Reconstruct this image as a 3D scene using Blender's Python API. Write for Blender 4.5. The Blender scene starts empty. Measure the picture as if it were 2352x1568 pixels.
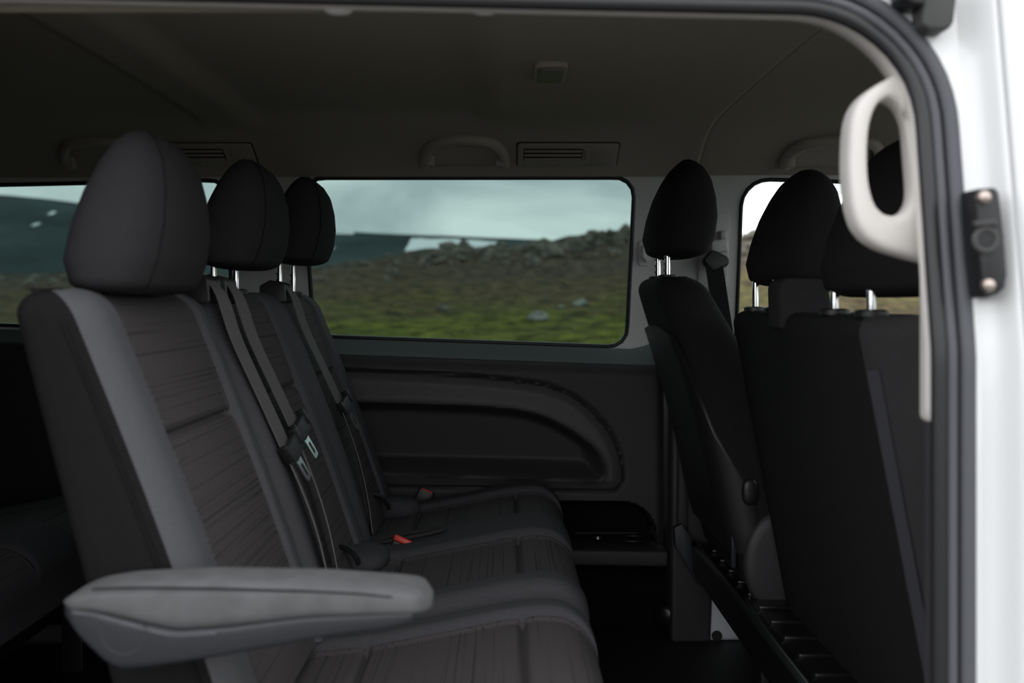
import bpy, bmesh, math, random
import numpy as np
from mathutils import Vector, Matrix

# ------------------------------------------------------------------ camera, world, exposure
ZC = 1.44                       # height of the lens above the ground; every z below is written relative to it
S = bpy.context.scene
C = S.collection
cam_d = bpy.data.cameras.new('camera'); cam = bpy.data.objects.new('camera', cam_d); C.objects.link(cam)
cam.location = (0, 0, ZC); cam.rotation_euler = (math.pi / 2, 0, 0)
cam_d.sensor_width = 36.0; cam_d.lens = 35.0; cam_d.clip_start = 0.02; cam_d.clip_end = 5000
cam_d.shift_x = 16 / 2352; cam_d.shift_y = -94 / 2352
cam_d.dof.use_dof = True; cam_d.dof.focus_distance = 1.95; cam_d.dof.aperture_fstop = 3.4
S.camera = cam
S.view_settings.view_transform = 'Standard'; S.view_settings.look = 'None'
S.view_settings.gamma = 1.0; S.view_settings.use_curve_mapping = False
S.view_settings.exposure = 0.0
SKY = 2.6

world = bpy.data.worlds.new('overcast_sky'); S.world = world; world.use_nodes = True
wn = world.node_tree; wn.nodes.clear()
wo = wn.nodes.new('ShaderNodeOutputWorld'); wb = wn.nodes.new('ShaderNodeBackground')
tc = wn.nodes.new('ShaderNodeTexCoord'); mp = wn.nodes.new('ShaderNodeMapping')
mp.inputs['Scale'].default_value = (1.0, 1.0, 2.2); mp.inputs['Location'].default_value = (0.37, 0.1, 0.2)
n1 = wn.nodes.new('ShaderNodeTexNoise'); n1.inputs['Scale'].default_value = 5.5
n1.inputs['Detail'].default_value = 5; n1.inputs['Roughness'].default_value = 0.5; n1.inputs['Distortion'].default_value = 0.5
cr = wn.nodes.new('ShaderNodeValToRGB')
cr.color_ramp.elements[0].position = 0.36; cr.color_ramp.elements[0].color = (0.56, 0.60, 0.64, 1)
cr.color_ramp.elements[1].position = 0.62; cr.color_ramp.elements[1].color = (1.0, 1.0, 1.0, 1)
wn.links.new(tc.outputs['Generated'], mp.inputs['Vector']); wn.links.new(mp.outputs['Vector'], n1.inputs['Vector'])
wn.links.new(n1.outputs['Fac'], cr.inputs['Fac']); wn.links.new(cr.outputs['Color'], wb.inputs['Color'])
wb.inputs['Strength'].default_value = SKY
wn.links.new(wb.outputs['Background'], wo.inputs['Surface'])
S.cycles.use_denoising = True
S.cycles.max_bounces = 10; S.cycles.transparent_max_bounces = 16; S.cycles.diffuse_bounces = 6
S.cycles.sample_clamp_indirect = 6.0

rnd = random.Random(7)

# ------------------------------------------------------------------ materials
def nmat(name):
    m = bpy.data.materials.new(name); m.use_nodes = True
    nt = m.node_tree; b = nt.nodes['Principled BSDF']
    return m, nt, b

def plain(name, col, rough=0.5, metal=0.0, var=0.0, vscale=60, bump=0.0, bscale=400, coat=0.0, spec=0.5):
    m, nt, b = nmat(name)
    b.inputs['Base Color'].default_value = (*col, 1); b.inputs['Roughness'].default_value = rough
    b.inputs['Metallic'].default_value = metal; b.inputs['Coat Weight'].default_value = coat
    b.inputs['Specular IOR Level'].default_value = spec
    t = nt.nodes.new('ShaderNodeTexCoord')
    if var > 0:
        n = nt.nodes.new('ShaderNodeTexNoise'); n.inputs['Scale'].default_value = vscale; n.inputs['Detail'].default_value = 4
        r = nt.nodes.new('ShaderNodeValToRGB')
        r.color_ramp.elements[0].position = 0.3; r.color_ramp.elements[1].position = 0.7
        r.color_ramp.elements[0].color = (*[c * (1 - var) for c in col], 1)
        r.color_ramp.elements[1].color = (*[min(1, c * (1 + var)) for c in col], 1)
        nt.links.new(t.outputs['Object'], n.inputs['Vector']); nt.links.new(n.outputs['Fac'], r.inputs['Fac'])
        nt.links.new(r.outputs['Color'], b.inputs['Base Color'])
    if bump > 0:
        n = nt.nodes.new('ShaderNodeTexNoise'); n.inputs['Scale'].default_value = bscale; n.inputs['Detail'].default_value = 3
        u = nt.nodes.new('ShaderNodeBump'); u.inputs['Strength'].default_value = bump; u.inputs['Distance'].default_value = 0.002
        nt.links.new(t.outputs['Object'], n.inputs['Vector']); nt.links.new(n.outputs['Fac'], u.inputs['Height'])
        nt.links.new(u.outputs['Normal'], b.inputs['Normal'])
    return m

def fabric_striped(name, col):
    """seat insert: fine irregular lines running across the seat"""
    m, nt, b = nmat(name)
    b.inputs['Roughness'].default_value = 0.95; b.inputs['Specular IOR Level'].default_value = 0.15
    t = nt.nodes.new('ShaderNodeTexCoord')
    mp = nt.nodes.new('ShaderNodeMapping'); mp.inputs['Scale'].default_value = (300, 1.3, 300)
    n = nt.nodes.new('ShaderNodeTexNoise'); n.inputs['Scale'].default_value = 1.0; n.inputs['Detail'].default_value = 2
    mp2 = nt.nodes.new('ShaderNodeMapping'); mp2.inputs['Scale'].default_value = (60, 900, 60)
    n2 = nt.nodes.new('ShaderNodeTexNoise'); n2.inputs['Scale'].default_value = 1.0
    r = nt.nodes.new('ShaderNodeValToRGB')
    r.color_ramp.elements[0].position = 0.33; r.color_ramp.elements[0].color = (*[c * 0.52 for c in col], 1)
    r.color_ramp.elements[1].position = 0.43; r.color_ramp.elements[1].color = (*col, 1)
    mx = nt.nodes.new('ShaderNodeMixRGB'); mx.blend_type = 'MULTIPLY'; mx.inputs['Fac'].default_value = 0.35
    u = nt.nodes.new('ShaderNodeBump'); u.inputs['Strength'].default_value = 0.35; u.inputs['Distance'].default_value = 0.002
    nt.links.new(t.outputs['Object'], mp.inputs['Vector']); nt.links.new(mp.outputs['Vector'], n.inputs['Vector'])
    nt.links.new(t.outputs['Object'], mp2.inputs['Vector']); nt.links.new(mp2.outputs['Vector'], n2.inputs['Vector'])
    nt.links.new(n.outputs['Fac'], r.inputs['Fac']); nt.links.new(r.outputs['Color'], mx.inputs['Color1'])
    nt.links.new(n2.outputs['Fac'], mx.inputs['Color2']); nt.links.new(mx.outputs['Color'], b.inputs['Base Color'])
    nt.links.new(n.outputs['Fac'], u.inputs['Height']); nt.links.new(u.outputs['Normal'], b.inputs['Normal'])
    return m

def glass(name, tint, gloss=0.9):
    m, nt, b = nmat(name); nt.nodes.remove(b)
    o = nt.nodes['Material Output']
    tr = nt.nodes.new('ShaderNodeBsdfTransparent'); tr.inputs['Color'].default_value = (*tint, 1)
    gl = nt.nodes.new('ShaderNodeBsdfGlossy'); gl.inputs['Roughness'].default_value = 0.0
    gl.inputs['Color'].default_value = (gloss, gloss, gloss, 1)
    fr = nt.nodes.new('ShaderNodeFresnel'); fr.inputs['IOR'].default_value = 1.16
    mx = nt.nodes.new('ShaderNodeMixShader')
    nt.links.new(fr.outputs['Fac'], mx.inputs['Fac']); nt.links.new(tr.outputs[0], mx.inputs[1]); nt.links.new(gl.outputs[0], mx.inputs[2])
    nt.links.new(mx.outputs[0], o.inputs['Surface'])
    return m

def terrain_mat():
    m, nt, b = nmat('hillside_ground'); b.inputs['Roughness'].default_value = 1.0; b.inputs['Specular IOR Level'].default_value = 0.1
    t = nt.nodes.new('ShaderNodeTexCoord'); sx = nt.nodes.new('ShaderNodeSeparateXYZ')
    nt.links.new(t.outputs['Object'], sx.inputs[0])
    n = nt.nodes.new('ShaderNodeTexNoise'); n.inputs['Scale'].default_value = 0.16; n.inputs['Detail'].default_value = 7; n.inputs['Roughness'].default_value = 0.62
    nt.links.new(t.outputs['Object'], n.inputs['Vector'])
    # attribute 'rise' = how far up the hill this ground lies, 0 at the foot and 1 at the crest
    a = nt.nodes.new('ShaderNodeAttribute'); a.attribute_name = 'rise'
    s = nt.nodes.new('ShaderNodeMath'); s.operation = 'MULTIPLY_ADD'; s.inputs[1].default_value = 1.1; s.inputs[2].default_value = -0.56
    nt.links.new(n.outputs['Fac'], s.inputs[0])
    ad = nt.nodes.new('ShaderNodeMath'); ad.operation = 'ADD'; nt.links.new(a.outputs['Fac'], ad.inputs[0]); nt.links.new(s.outputs[0], ad.inputs[1])
    r = nt.nodes.new('ShaderNodeValToRGB'); cr = r.color_ramp
    cr.elements[0].position = 0.0; cr.elements[0].color = (0.11, 0.125, 0.022, 1)
    cr.elements[1].position = 1.0; cr.elements[1].color = (0.095, 0.085, 0.066, 1)
    for p, c in ((0.13, (0.17, 0.185, 0.026)), (0.25, (0.13, 0.125, 0.032)), (0.38, (0.125, 0.094, 0.042)), (0.62, (0.108, 0.078, 0.046))):
        e = cr.elements.new(p); e.color = (*c, 1)
    nt.links.new(ad.outputs[0], r.inputs['Fac'])
    n2 = nt.nodes.new('ShaderNodeTexNoise'); n2.inputs['Scale'].default_value = 2.6; n2.inputs['Detail'].default_value = 8; n2.inputs['Roughness'].default_value = 0.7
    nt.links.new(t.outputs['Object'], n2.inputs['Vector'])
    r2 = nt.nodes.new('ShaderNodeValToRGB'); r2.color_ramp.elements[0].position = 0.40; r2.color_ramp.elements[0].color = (0.22, 0.22, 0.22, 1)
    r2.color_ramp.elements[1].position = 0.62; r2.color_ramp.elements[1].color = (1.2, 1.2, 1.2, 1)
    nt.links.new(n2.outputs['Fac'], r2.inputs['Fac'])
    mx = nt.nodes.new('ShaderNodeMixRGB'); mx.blend_type = 'MULTIPLY'; mx.inputs['Fac'].default_value = 1.0
    nt.links.new(r.outputs['Color'], mx.inputs['Color1']); nt.links.new(r2.outputs['Color'], mx.inputs['Color2'])
    nt.links.new(mx.outputs['Color'], b.inputs['Base Color'])
    return m

M = {}
M['fabric'] = plain('grey_seat_cloth', (0.088, 0.087, 0.094), 0.95, var=0.18, vscale=700, bump=0.25, bscale=1500, spec=0.15)  # backrest cover, lighter than the cushion cloth to paint in light it faces
M['cushion'] = plain('cushion_cloth', (0.062, 0.061, 0.067), 0.95, var=0.18, vscale=700, bump=0.25, bscale=1500, spec=0.15)
M['headrest'] = plain('headrest_cloth', (0.030, 0.029, 0.031), 0.96, var=0.18, vscale=700, bump=0.25, bscale=1500, spec=0.12)
M['carpet'] = plain('black_carpet', (0.007, 0.007, 0.007), 1.0, var=0.3, vscale=400, spec=0.05)
M['binding'] = plain('blue_grey_seat_binding', (0.036, 0.036, 0.045), 0.85)
M['fabric_dark'] = plain('black_seat_cloth', (0.040, 0.037, 0.039), 0.97, var=0.2, vscale=700, bump=0.25, bscale=1500, spec=0.12)
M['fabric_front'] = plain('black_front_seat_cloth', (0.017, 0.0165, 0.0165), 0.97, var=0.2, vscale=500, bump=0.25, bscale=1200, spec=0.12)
M['insert'] = fabric_striped('ribbed_seat_insert_cloth', (0.090, 0.081, 0.083))
M['armcloth'] = plain('armrest_cloth', (0.112, 0.112, 0.116), 0.95, var=0.10, vscale=45, bump=0.2, bscale=1300, spec=0.15)
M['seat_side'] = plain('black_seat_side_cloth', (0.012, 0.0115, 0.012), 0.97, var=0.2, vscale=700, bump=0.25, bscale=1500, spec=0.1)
M['seam'] = plain('seam_thread', (0.014, 0.014, 0.015), 1.0, spec=0.05)
M['webbing'] = plain('belt_webbing', (0.150, 0.140, 0.140), 0.8, var=0.12, vscale=900, bump=0.3, bscale=1800, spec=0.3)
M['plastic'] = plain('anthracite_plastic', (0.036, 0.035, 0.038), 0.55, var=0.1, vscale=500, bump=0.12, bscale=900)
M['panelplastic'] = plain('dark_panel_plastic', (0.027, 0.0255, 0.027), 0.62, var=0.1, vscale=300, bump=0.15, bscale=700)
M['armband'] = plain('armrest_trim_vinyl', (0.062, 0.055, 0.056), 0.55, var=0.1, vscale=40, bump=0.15, bscale=600)
M['blackplastic'] = plain('black_plastic', (0.012, 0.012, 0.013), 0.42, bump=0.05, bscale=700)
M['glossblack'] = plain('black_painted_steel', (0.010, 0.010, 0.010), 0.28)
M['armshell'] = plain('armrest_shell_plastic', (0.018, 0.0195, 0.024), 0.40, var=0.05, vscale=80)
M['rubber'] = plain('black_rubber_seal', (0.014, 0.014, 0.016), 0.38, spec=0.5)
M['rubber_grey'] = plain('grey_rubber_lip', (0.085, 0.088, 0.100), 0.55, spec=0.4)
M['bumper'] = plain('dark_grey_bumper_rubber', (0.05, 0.049, 0.049), 0.6)
M['beige'] = plain('beige_trim_plastic', (0.74, 0.70, 0.67), 0.55, var=0.03, vscale=30)
M['lightgrey'] = plain('light_grey_pillar_plastic', (0.52, 0.53, 0.52), 0.6, var=0.03, vscale=200, bump=0.06, bscale=800)
M['headliner'] = plain('headliner_cloth', (0.35, 0.32, 0.27), 0.95, var=0.05, vscale=500, bump=0.12, bscale=900, spec=0.1)
M['ventplastic'] = plain('taupe_vent_plastic', (0.34, 0.30, 0.255), 0.5)
M['white'] = plain('white_car_paint', (0.82, 0.825, 0.83), 0.25, coat=0.5)
M['innerwhite'] = plain('white_painted_inner_steel', (0.72, 0.74, 0.80), 0.4)
M['floor'] = plain('black_floor_rubber', (0.014, 0.014, 0.015), 0.6, bump=0.2, bscale=300)
M['chrome'] = plain('chrome_post', (0.78, 0.78, 0.80), 0.12, metal=1.0)
M['steel'] = plain('bright_tongue_steel', (0.74, 0.76, 0.76), 0.22, metal=1.0)
M['bolt'] = plain('worn_bolt_steel', (0.55, 0.46, 0.42), 0.38, metal=1.0, var=0.2, vscale=200)
M['red'] = plain('red_release_button', (0.60, 0.03, 0.015), 0.4)
M['lens'] = plain('dome_lamp_lens', (0.12, 0.125, 0.11), 0.25, bump=0.8, bscale=260)
M['sill'] = plain('window_sill_paint', (0.13, 0.165, 0.16), 0.38)  # teal light falling through the tinted glass is put into this colour
M['tint'] = glass('privacy_glass', (0.435, 0.505, 0.49))
M['clear'] = glass('clear_glass', (0.93, 0.95, 0.945))
M['smoke'] = glass('smoked_wind_deflector', (0.78, 0.80, 0.81))
M['terrain'] = terrain_mat()
M['rock'] = plain('grey_brown_rock', (0.150, 0.135, 0.112), 0.95, var=0.6, vscale=1.6, bump=0.6, bscale=4, spec=0.15)
M['palerock'] = plain('pale_lichen_rock', (0.27, 0.265, 0.245), 0.95, var=0.5, vscale=2.2, bump=0.6, bscale=4, spec=0.15)
M['mountain'] = plain('hazy_mountain_slope', (0.060, 0.080, 0.082), 1.0, var=0.45, vscale=0.012, spec=0.0)
M['gravel'] = plain('grey_gravel', (0.15, 0.145, 0.135), 0.95, var=0.3, vscale=9, bump=0.6, bscale=30, spec=0.2)
M['snow'] = plain('old_snow', (0.85, 0.88, 0.90), 0.8)

# ------------------------------------------------------------------ object helpers
LOC = {}
def put(o, label=None, cat=None, group=None, kind=None):
    if label: o['label'] = label
    if cat: o['category'] = cat
    if group: o['group'] = group
    if kind: o['kind'] = kind
    return o

def thing(name, base, label=None, cat=None, group=None, kind=None):
    o = bpy.data.objects.new(name, None); C.objects.link(o); o.empty_display_size = 0.05
    o.location = (base[0], base[1], base[2] + ZC); LOC[o.name] = Vector(o.location)
    return put(o, label, cat, group, kind)

def obj(name, verts, faces, mat, parent=None, smooth=True, angle=38):
    """verts in (x, y, z relative to lens height)"""
    vs = [Vector((v[0], v[1], v[2] + ZC)) for v in verts]
    if parent is not None: org = LOC[parent.name]
    else:
        a = np.array([tuple(v) for v in vs]); mn, mxx = a.min(0), a.max(0)
        org = Vector(((mn[0] + mxx[0]) / 2, (mn[1] + mxx[1]) / 2, mn[2]))
    me = bpy.data.meshes.new(name)
    me.from_pydata([tuple(v - org) for v in vs], [], [tuple(f) for f in faces])
    me.validate(clean_customdata=False)
    bm = bmesh.new(); bm.from_mesh(me); bmesh.ops.recalc_face_normals(bm, faces=bm.faces); bm.to_mesh(me); bm.free()
    me.materials.append(M[mat] if isinstance(mat, str) else mat)
    if smooth:
        me.polygons.foreach_set('use_smooth', [True] * len(me.polygons))
        me.set_sharp_from_angle(angle=math.radians(angle))
    o = bpy.data.objects.new(name, me); C.objects.link(o)
    if parent is not None: o.parent = parent
    else: o.location = org
    LOC[o.name] = Vector(org)
    return o

def bmobj(name, bm, mat, parent=None, angle=38):
    bm.verts.index_update(); vs = [tuple(v.co) for v in bm.verts]; fs = [[v.index for v in f.verts] for f in bm.faces]
    bm.free(); return obj(name, vs, fs, mat, parent, True, angle)

def bevel_bm(bm, off, seg=3, ang=30):
    if off <= 0: return
    es = [e for e in bm.edges if len(e.link_faces) == 2 and e.calc_face_angle(0) > math.radians(ang)]
    bmesh.ops.bevel(bm, geom=es, offset=off, segments=seg, affect='EDGES', profile=0.5, clamp_overlap=True)

def box(name, x, y, z, mat, parent=None, bev=0.003, seg=3, rot=None, piv=None):
    bm = bmesh.new()
    vs = [bm.verts.new((X, Y, Z)) for Z in z for Y in y for X in x]
    for f in ((0, 1, 3, 2), (4, 6, 7, 5), (0, 4, 5, 1), (2, 3, 7, 6), (0, 2, 6, 4), (1, 5, 7, 3)): bm.faces.new([vs[i] for i in f])
    bmesh.ops.recalc_face_normals(bm, faces=bm.faces); bevel_bm(bm, bev, seg)
    if rot:
        p = Vector(piv) if piv else Vector(((x[0] + x[1]) / 2, (y[0] + y[1]) / 2, (z[0] + z[1]) / 2))
        for ax, a in rot: bmesh.ops.rotate(bm, verts=bm.verts, cent=p, matrix=Matrix.Rotation(math.radians(a), 3, ax))
    return bmobj(name, bm, mat, parent)

def prism(name, poly, y0, y1, mat, parent=None, bev=0.004, seg=3, plane='xz', yfun=None, ang=30):
    """poly in the (x,z) plane, extruded from y0 to y1"""
    bm = bmesh.new()
    def pt(p, d):
        if plane == 'xz': return (p[0], d, p[1])
        if plane == 'yz': return (d, p[0], p[1])
        return (p[0], p[1], d)
    a = [bm.verts.new(pt(p, y0)) for p in poly]; b = [bm.verts.new(pt(p, y1)) for p in poly]
    n = len(poly)
    bm.faces.new(a); bm.faces.new(b[::-1])
    for i in range(n): bm.faces.new((a[i], b[i], b[(i + 1) % n], a[(i + 1) % n]))
    bmesh.ops.recalc_face_normals(bm, faces=bm.faces); bevel_bm(bm, bev, seg, ang)
    if yfun:
        for v in bm.verts: v.co.y += yfun(v.co.x, v.co.z)
    return bmobj(name, bm, mat, parent)

def loft(name, loops, mat, parent=None, caps=True, closed=True, angle=50):
    vs = [p for l in loops for p in l]; n = len(loops[0]); fs = []
    for i in range(len(loops) - 1):
        for j in range(n if closed else n - 1):
            k = (j + 1) % n
            fs.append((i * n + j, i * n + k, (i + 1) * n + k, (i + 1) * n + j))
    if caps:
        fs.append(tuple(range(n))[::-1]); fs.append(tuple((len(loops) - 1) * n + j for j in range(n)))
    return obj(name, vs, fs, mat, parent, True, angle)

def tube(name, path, r, mat, parent=None, seg=12, closed=False, flat=(1, 1)):
    P = [Vector(p) for p in path]; n = len(P); loops = []
    rr = r if hasattr(r, '__len__') else [r] * n
    up = Vector((0.0, 1.0, 0.02)) if abs((P[1] - P[0]).normalized().y) < 0.9 else Vector((0, 0, 1))
    for i in range(n):
        if closed: t = (P[(i + 1) % n] - P[i - 1]).normalized()
        else: t = (P[min(i + 1, n - 1)] - P[max(i - 1, 0)]).normalized()
        s = t.cross(up).normalized(); u = s.cross(t).normalized()
        loops.append([P[i] + (s * math.cos(a) * flat[0] + u * math.sin(a) * flat[1]) * rr[i] for a in [2 * math.pi * k / seg for k in range(seg)]])
    if closed: loops.append(loops[0])
    return loft(name, loops, mat, parent, caps=not closed, angle=60)

def ribbon(name, path, wid, mat, parent=None, wdir=(0, 1, 0), thick=0.0018):
    """flat strap of width wid along path; wdir may be a list, one per point"""
    P = [Vector(p) for p in path]; n = len(P); loops = []
    for i in range(n):
        t = (P[min(i + 1, n - 1)] - P[max(i - 1, 0)]).normalized()
        w = Vector(wdir[i] if isinstance(wdir[0], (tuple, list)) else wdir); w = (w - t * w.dot(t)).normalized()
        nn = t.cross(w).normalized(); h = wid / 2; e = thick / 2
        loops.append([P[i] + w * a + nn * b for a, b in ((-h, -e), (-h, e), (-h * .5, e), (h * .5, e), (h, e), (h, -e), (h * .5, -e), (-h * .5, -e))])
    return loft(name, loops, mat, parent, angle=50)

def round_poly(pts, rad, n=8):
    out = []; N = len(pts)
    for i in range(N):
        p, a, b = Vector(pts[i]), Vector(pts[i - 1]), Vector(pts[(i + 1) % N])
        r = rad[i] if hasattr(rad, '__len__') else rad
        da, db = (a - p).normalized(), (b - p).normalized()
        th = da.angle(db); d = min(r / math.tan(th / 2), (a - p).length * .49, (b - p).length * .49)
        r = d * math.tan(th / 2); s, e = p + da * d, p + db * d
        c = p + (da + db).normalized() * (r / math.sin(th / 2))
        a0 = math.atan2(s.y - c.y, s.x - c.x); a1 = math.atan2(e.y - c.y, e.x - c.x)
        dd = (a1 - a0 + math.pi) % (2 * math.pi) - math.pi
        for k in range(n + 1): out.append((c.x + r * math.cos(a0 + dd * k / n), c.y + r * math.sin(a0 + dd * k / n)))
    return out

def resample(pts, n, closed=True):
    P = [Vector(p) for p in pts]
    if closed: P.append(P[0])
    L = [0]
    for i in range(1, len(P)): L.append(L[-1] + (P[i] - P[i - 1]).length)
    out = []
    for k in range(n):
        s = L[-1] * k / (n if closed else n - 1); j = 1
        while j < len(L) - 1 and L[j] < s: j += 1
        t = (s - L[j - 1]) / max(1e-9, L[j] - L[j - 1]); out.append(P[j - 1].lerp(P[j], t))
    return out

def spline(pts, n=10):
    P = [Vector(p) for p in pts]; out = []
    for i in range(len(P) - 1):
        a, b, c, d = P[max(i - 1, 0)], P[i], P[i + 1], P[min(i + 2, len(P) - 1)]
        for k in range(n):
            t = k / n
            out.append(0.5 * ((2 * b) + (c - a) * t + (2 * a - 5 * b + 4 * c - d) * t * t + (3 * b - a - 3 * c + d) * t ** 3))
    out.append(P[-1]); return out

def grid_faces(nu, nv):
    return [(i * nv + j, i * nv + j + 1, (i + 1) * nv + j + 1, (i + 1) * nv + j) for i in range(nu - 1) for j in range(nv - 1)]

def sstep(a, b, x):
    t = min(1, max(0, (x - a) / (b - a))); return t * t * (3 - 2 * t)
def gauss(x, s): return math.exp(-(x / s) ** 2)
def lin(x, xs, ys): return float(np.interp(x, xs, ys))

def copy_tree(o, parent=None):
    c = o.copy(); C.objects.link(c)
    if parent is not None: c.parent = parent
    LOC[c.name] = LOC.get(o.name, Vector((0, 0, 0)))
    for ch in [k for k in o.children]: copy_tree(ch, c)
    return c

# ------------------------------------------------------------------ the van: shell
def yl(z): return 2.515 if z < -0.1 else 2.515 - 0.17 * (z + 0.1)          # far (left) side, leaning in above the belt line
def yr(z): return 0.965 if z < -0.05 else 0.965 + 0.16 * (z + 0.05)        # door side
def zb(x): return -0.0895 - 0.0355 * (x + 0.48)                            # lower edge of the far windows
def ztop(x): return 0.302 + min(0, (x + 0.45)) * 0.022 - max(0, x - 0.5) * 0.03

def plate(name, outer, hole, yfun, mat, parent, reveal=0.0, zcut=None):
    bm = bmesh.new()
    def ring(pts):
        vs = [bm.verts.new((p[0], 0, p[1])) for p in pts]
        return vs, [bm.edges.new((vs[i], vs[(i + 1) % len(vs)])) for i in range(len(vs))]
    _, e1 = ring(outer); hv, e2 = ring(hole)
    bmesh.ops.triangle_fill(bm, use_beauty=True, use_dissolve=False, edges=e1 + e2)
    if zcut is not None:
        bmesh.ops.bisect_plane(bm, geom=bm.verts[:] + bm.edges[:] + bm.faces[:], plane_co=(0, 0, zcut), plane_no=(0, 0, 1))
    for v in bm.verts: v.co.y = yfun(v.co.z)
    if reveal:
        n = len(hv); back = [bm.verts.new((v.co.x, v.co.y + reveal, v.co.z)) for v in hv]
        for i in range(n): bm.faces.new((hv[i], hv[(i + 1) % n], back[(i + 1) % n], back[i]))
    return bmobj(name, bm, mat, parent)

# floor
fl = thing('floor', (0, 1.75, -0.87), kind='structure')
box('floor_mat', (-2.3, 1.5), (0.985, 2.60), (-0.87, -0.84), 'floor', fl, 0.002)
box('sill_step', (-0.66, 0.43), (0.955, 0.99), (-0.93, -0.842), 'plastic', fl, 0.004)

# left wall
wl = thing('wall_left', (0, 2.55, -0.84), kind='structure')
def hole_poly(x0, x1, r, t_in=0.012):
    pts = [(x0, zb(x0)), (x1, zb(x1)), (x1 + t_in, ztop(x1)), (x0 - t_in * (x0 < 0), ztop(x0))]
    return round_poly(pts, r, 8)
W1 = hole_poly(-1.80, -0.69, 0.045); W2 = hole_poly(-0.483, 0.307, 0.045); W3 = hole_poly(0.583, 1.35, (0.03, 0.05, 0.12, 0.065))
plate('rear_window_surround', [(-2.3, -0.16), (-0.585, -0.16), (-0.585, 0.37), (-2.3, 0.37)], W1, yl, 'lightgrey', wl, 0.02)
plate('middle_window_surround', [(-0.585, -0.16), (0.445, -0.16), (0.445, 0.37), (-0.585, 0.37)], W2, yl, 'lightgrey', wl, 0.02)
plate('front_window_surround', [(0.445, -0.16), (1.50, -0.16), (1.50, 0.37), (0.445, 0.37)], W3, yl, 'lightgrey', wl, 0.02)

def sdf(px, pz, poly):
    P = np.array([(p[0], p[1]) for p in poly]); Q = np.roll(P, -1, 0)
    d = np.full(px.shape, 1e9); ins = np.zeros(px.shape, bool)
    for (ax, az), (bx, bz) in zip(P, Q):
        ex, ez = bx - ax, bz - az; wx, wz = px - ax, pz - az
        t = np.clip((wx * ex + wz * ez) / (ex * ex + ez * ez + 1e-12), 0, 1)
        d = np.minimum(d, np.hypot(wx - t * ex, wz - t * ez))
        c = ((az > pz) != (bz > pz)) & (px < (bx - ax) * (pz - az) / (bz - az + 1e-12) + ax)
        ins ^= c
    return np.where(ins, -d, d)
def nss(a, b, x):
    t = np.clip((x - a) / (b - a), 0, 1); return t * t * (3 - 2 * t)

OUT = [(p.x, p.y) for p in spline([(-.9, -.155, 0), (-.355, -.175, 0), (-.10, -.187, 0), (.055, -.203, 0), (.12, -.217, 0), (.186, -.247, 0), (.24, -.297, 0), (.272, -.345, 0), (.290, -.395, 0), (.295, -.445, 0), (.286, -.466, 0), (.262, -.476, 0), (.142, -.474, 0), (-.3, -.463, 0), (-.9, -.445, 0)], 6)]
INN = [(p.x, p.y) for p in spline([(-.9, -.238, 0), (-.317, -.251, 0), (-.1, -.259, 0), (.03, -.270, 0), (.10, -.288, 0), (.15, -.312, 0), (.20, -.345, 0), (.235, -.380, 0), (.248, -.41, 0), (.246, -.436, 0), (.228, -.450, 0), (.15, -.448, 0), (-.28, -.432, 0), (-.9, -.415, 0)], 6)]
POC = round_poly([(-.3, -.497), (.374, -.506), (.380, -.69), (-.3, -.69)], (.01, .085, .01, .01), 12)
xs = np.concatenate([np.linspace(-2.3, -0.62, 40), np.arange(-0.61, 0.404, 0.0052)])
vt = np.linspace(0, 1, 92)
XX, VV = np.meshgrid(xs, vt, indexing='ij')
ZT = -0.0895 - 0.0355 * (XX + 0.48) - 0.045
ZZ = -0.608 + (ZT + 0.608) * VV
so, si, sp = sdf(XX, ZZ, OUT), sdf(XX, ZZ, INN), sdf(XX, ZZ, POC)
bulge = nss(0.0, 0.030, -so) * (1 - nss(0.0, 0.03, -si))
YY = 2.488 - 0.010 * bulge + 0.008 * np.exp(-(so / 0.0038) ** 2) + (0.022 + 0.022 * np.clip((-.26 - ZZ) / .17, 0, 1)) * nss(-0.004, 1.0, -si / (0.026 + 0.030 * nss(-.36, -.42, ZZ)))
YY += 0.006 * nss(0.0, 0.012, so) * 0 + 0.095 * nss(-0.003, 0.006, -sp)
YY += 0.012 * nss(0.93, 1.0, VV) * 0 - 0.0
YY -= 0.004 * np.exp(-((si) / 0.006) ** 2)
YY += 0.018 * nss(0.372, 0.402, XX) ** 2
top_round = nss(0.9, 1.0, VV); YY += 0.010 * top_round ** 2
band = (so < -0.003) & (si > 0.0); poc = sp < 0.001
F = grid_faces(len(xs), len(vt)); nv = len(vt)
isb = band.reshape(-1); isp = poc.reshape(-1)
verts = list(zip(XX.reshape(-1), YY.reshape(-1), ZZ.reshape(-1)))
def submesh(name, verts, faces, mat, parent, angle=50):
    used = {}; vs = []; fs = []
    for f in faces:
        g = []
        for i in f:
            if i not in used: used[i] = len(vs); vs.append(verts[i])
            g.append(used[i])
        fs.append(g)
    return obj(name, vs, fs, mat, parent, True, angle)
submesh('side_panel', verts, [f for f in F if not all(isb[i] for i in f) and not all(isp[i] for i in f)], 'panelplastic', wl)
submesh('storage_pocket', verts, [f for f in F if all(isp[i] for i in f)], 'carpet', wl)  # pocket's shadow put into the colour: black in place of panel plastic
submesh('armrest_trim', verts, [f for f in F if all(isb[i] for i in f)], 'armband', wl)
tube('pocket_lip', [(p.x, 2.4835, p.y) for p in spline([(-.60, -.4245, 0), (-.28, -.4325, 0), (-.05, -.4405, 0), (.15, -.4475, 0), (.222, -.4485, 0), (.243, -.437, 0), (.2465, -.412, 0)], 8)], .0032, 'armband', wl, 8)  # lighter tube drawn as the highlight on the pocket's lower lip
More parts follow.
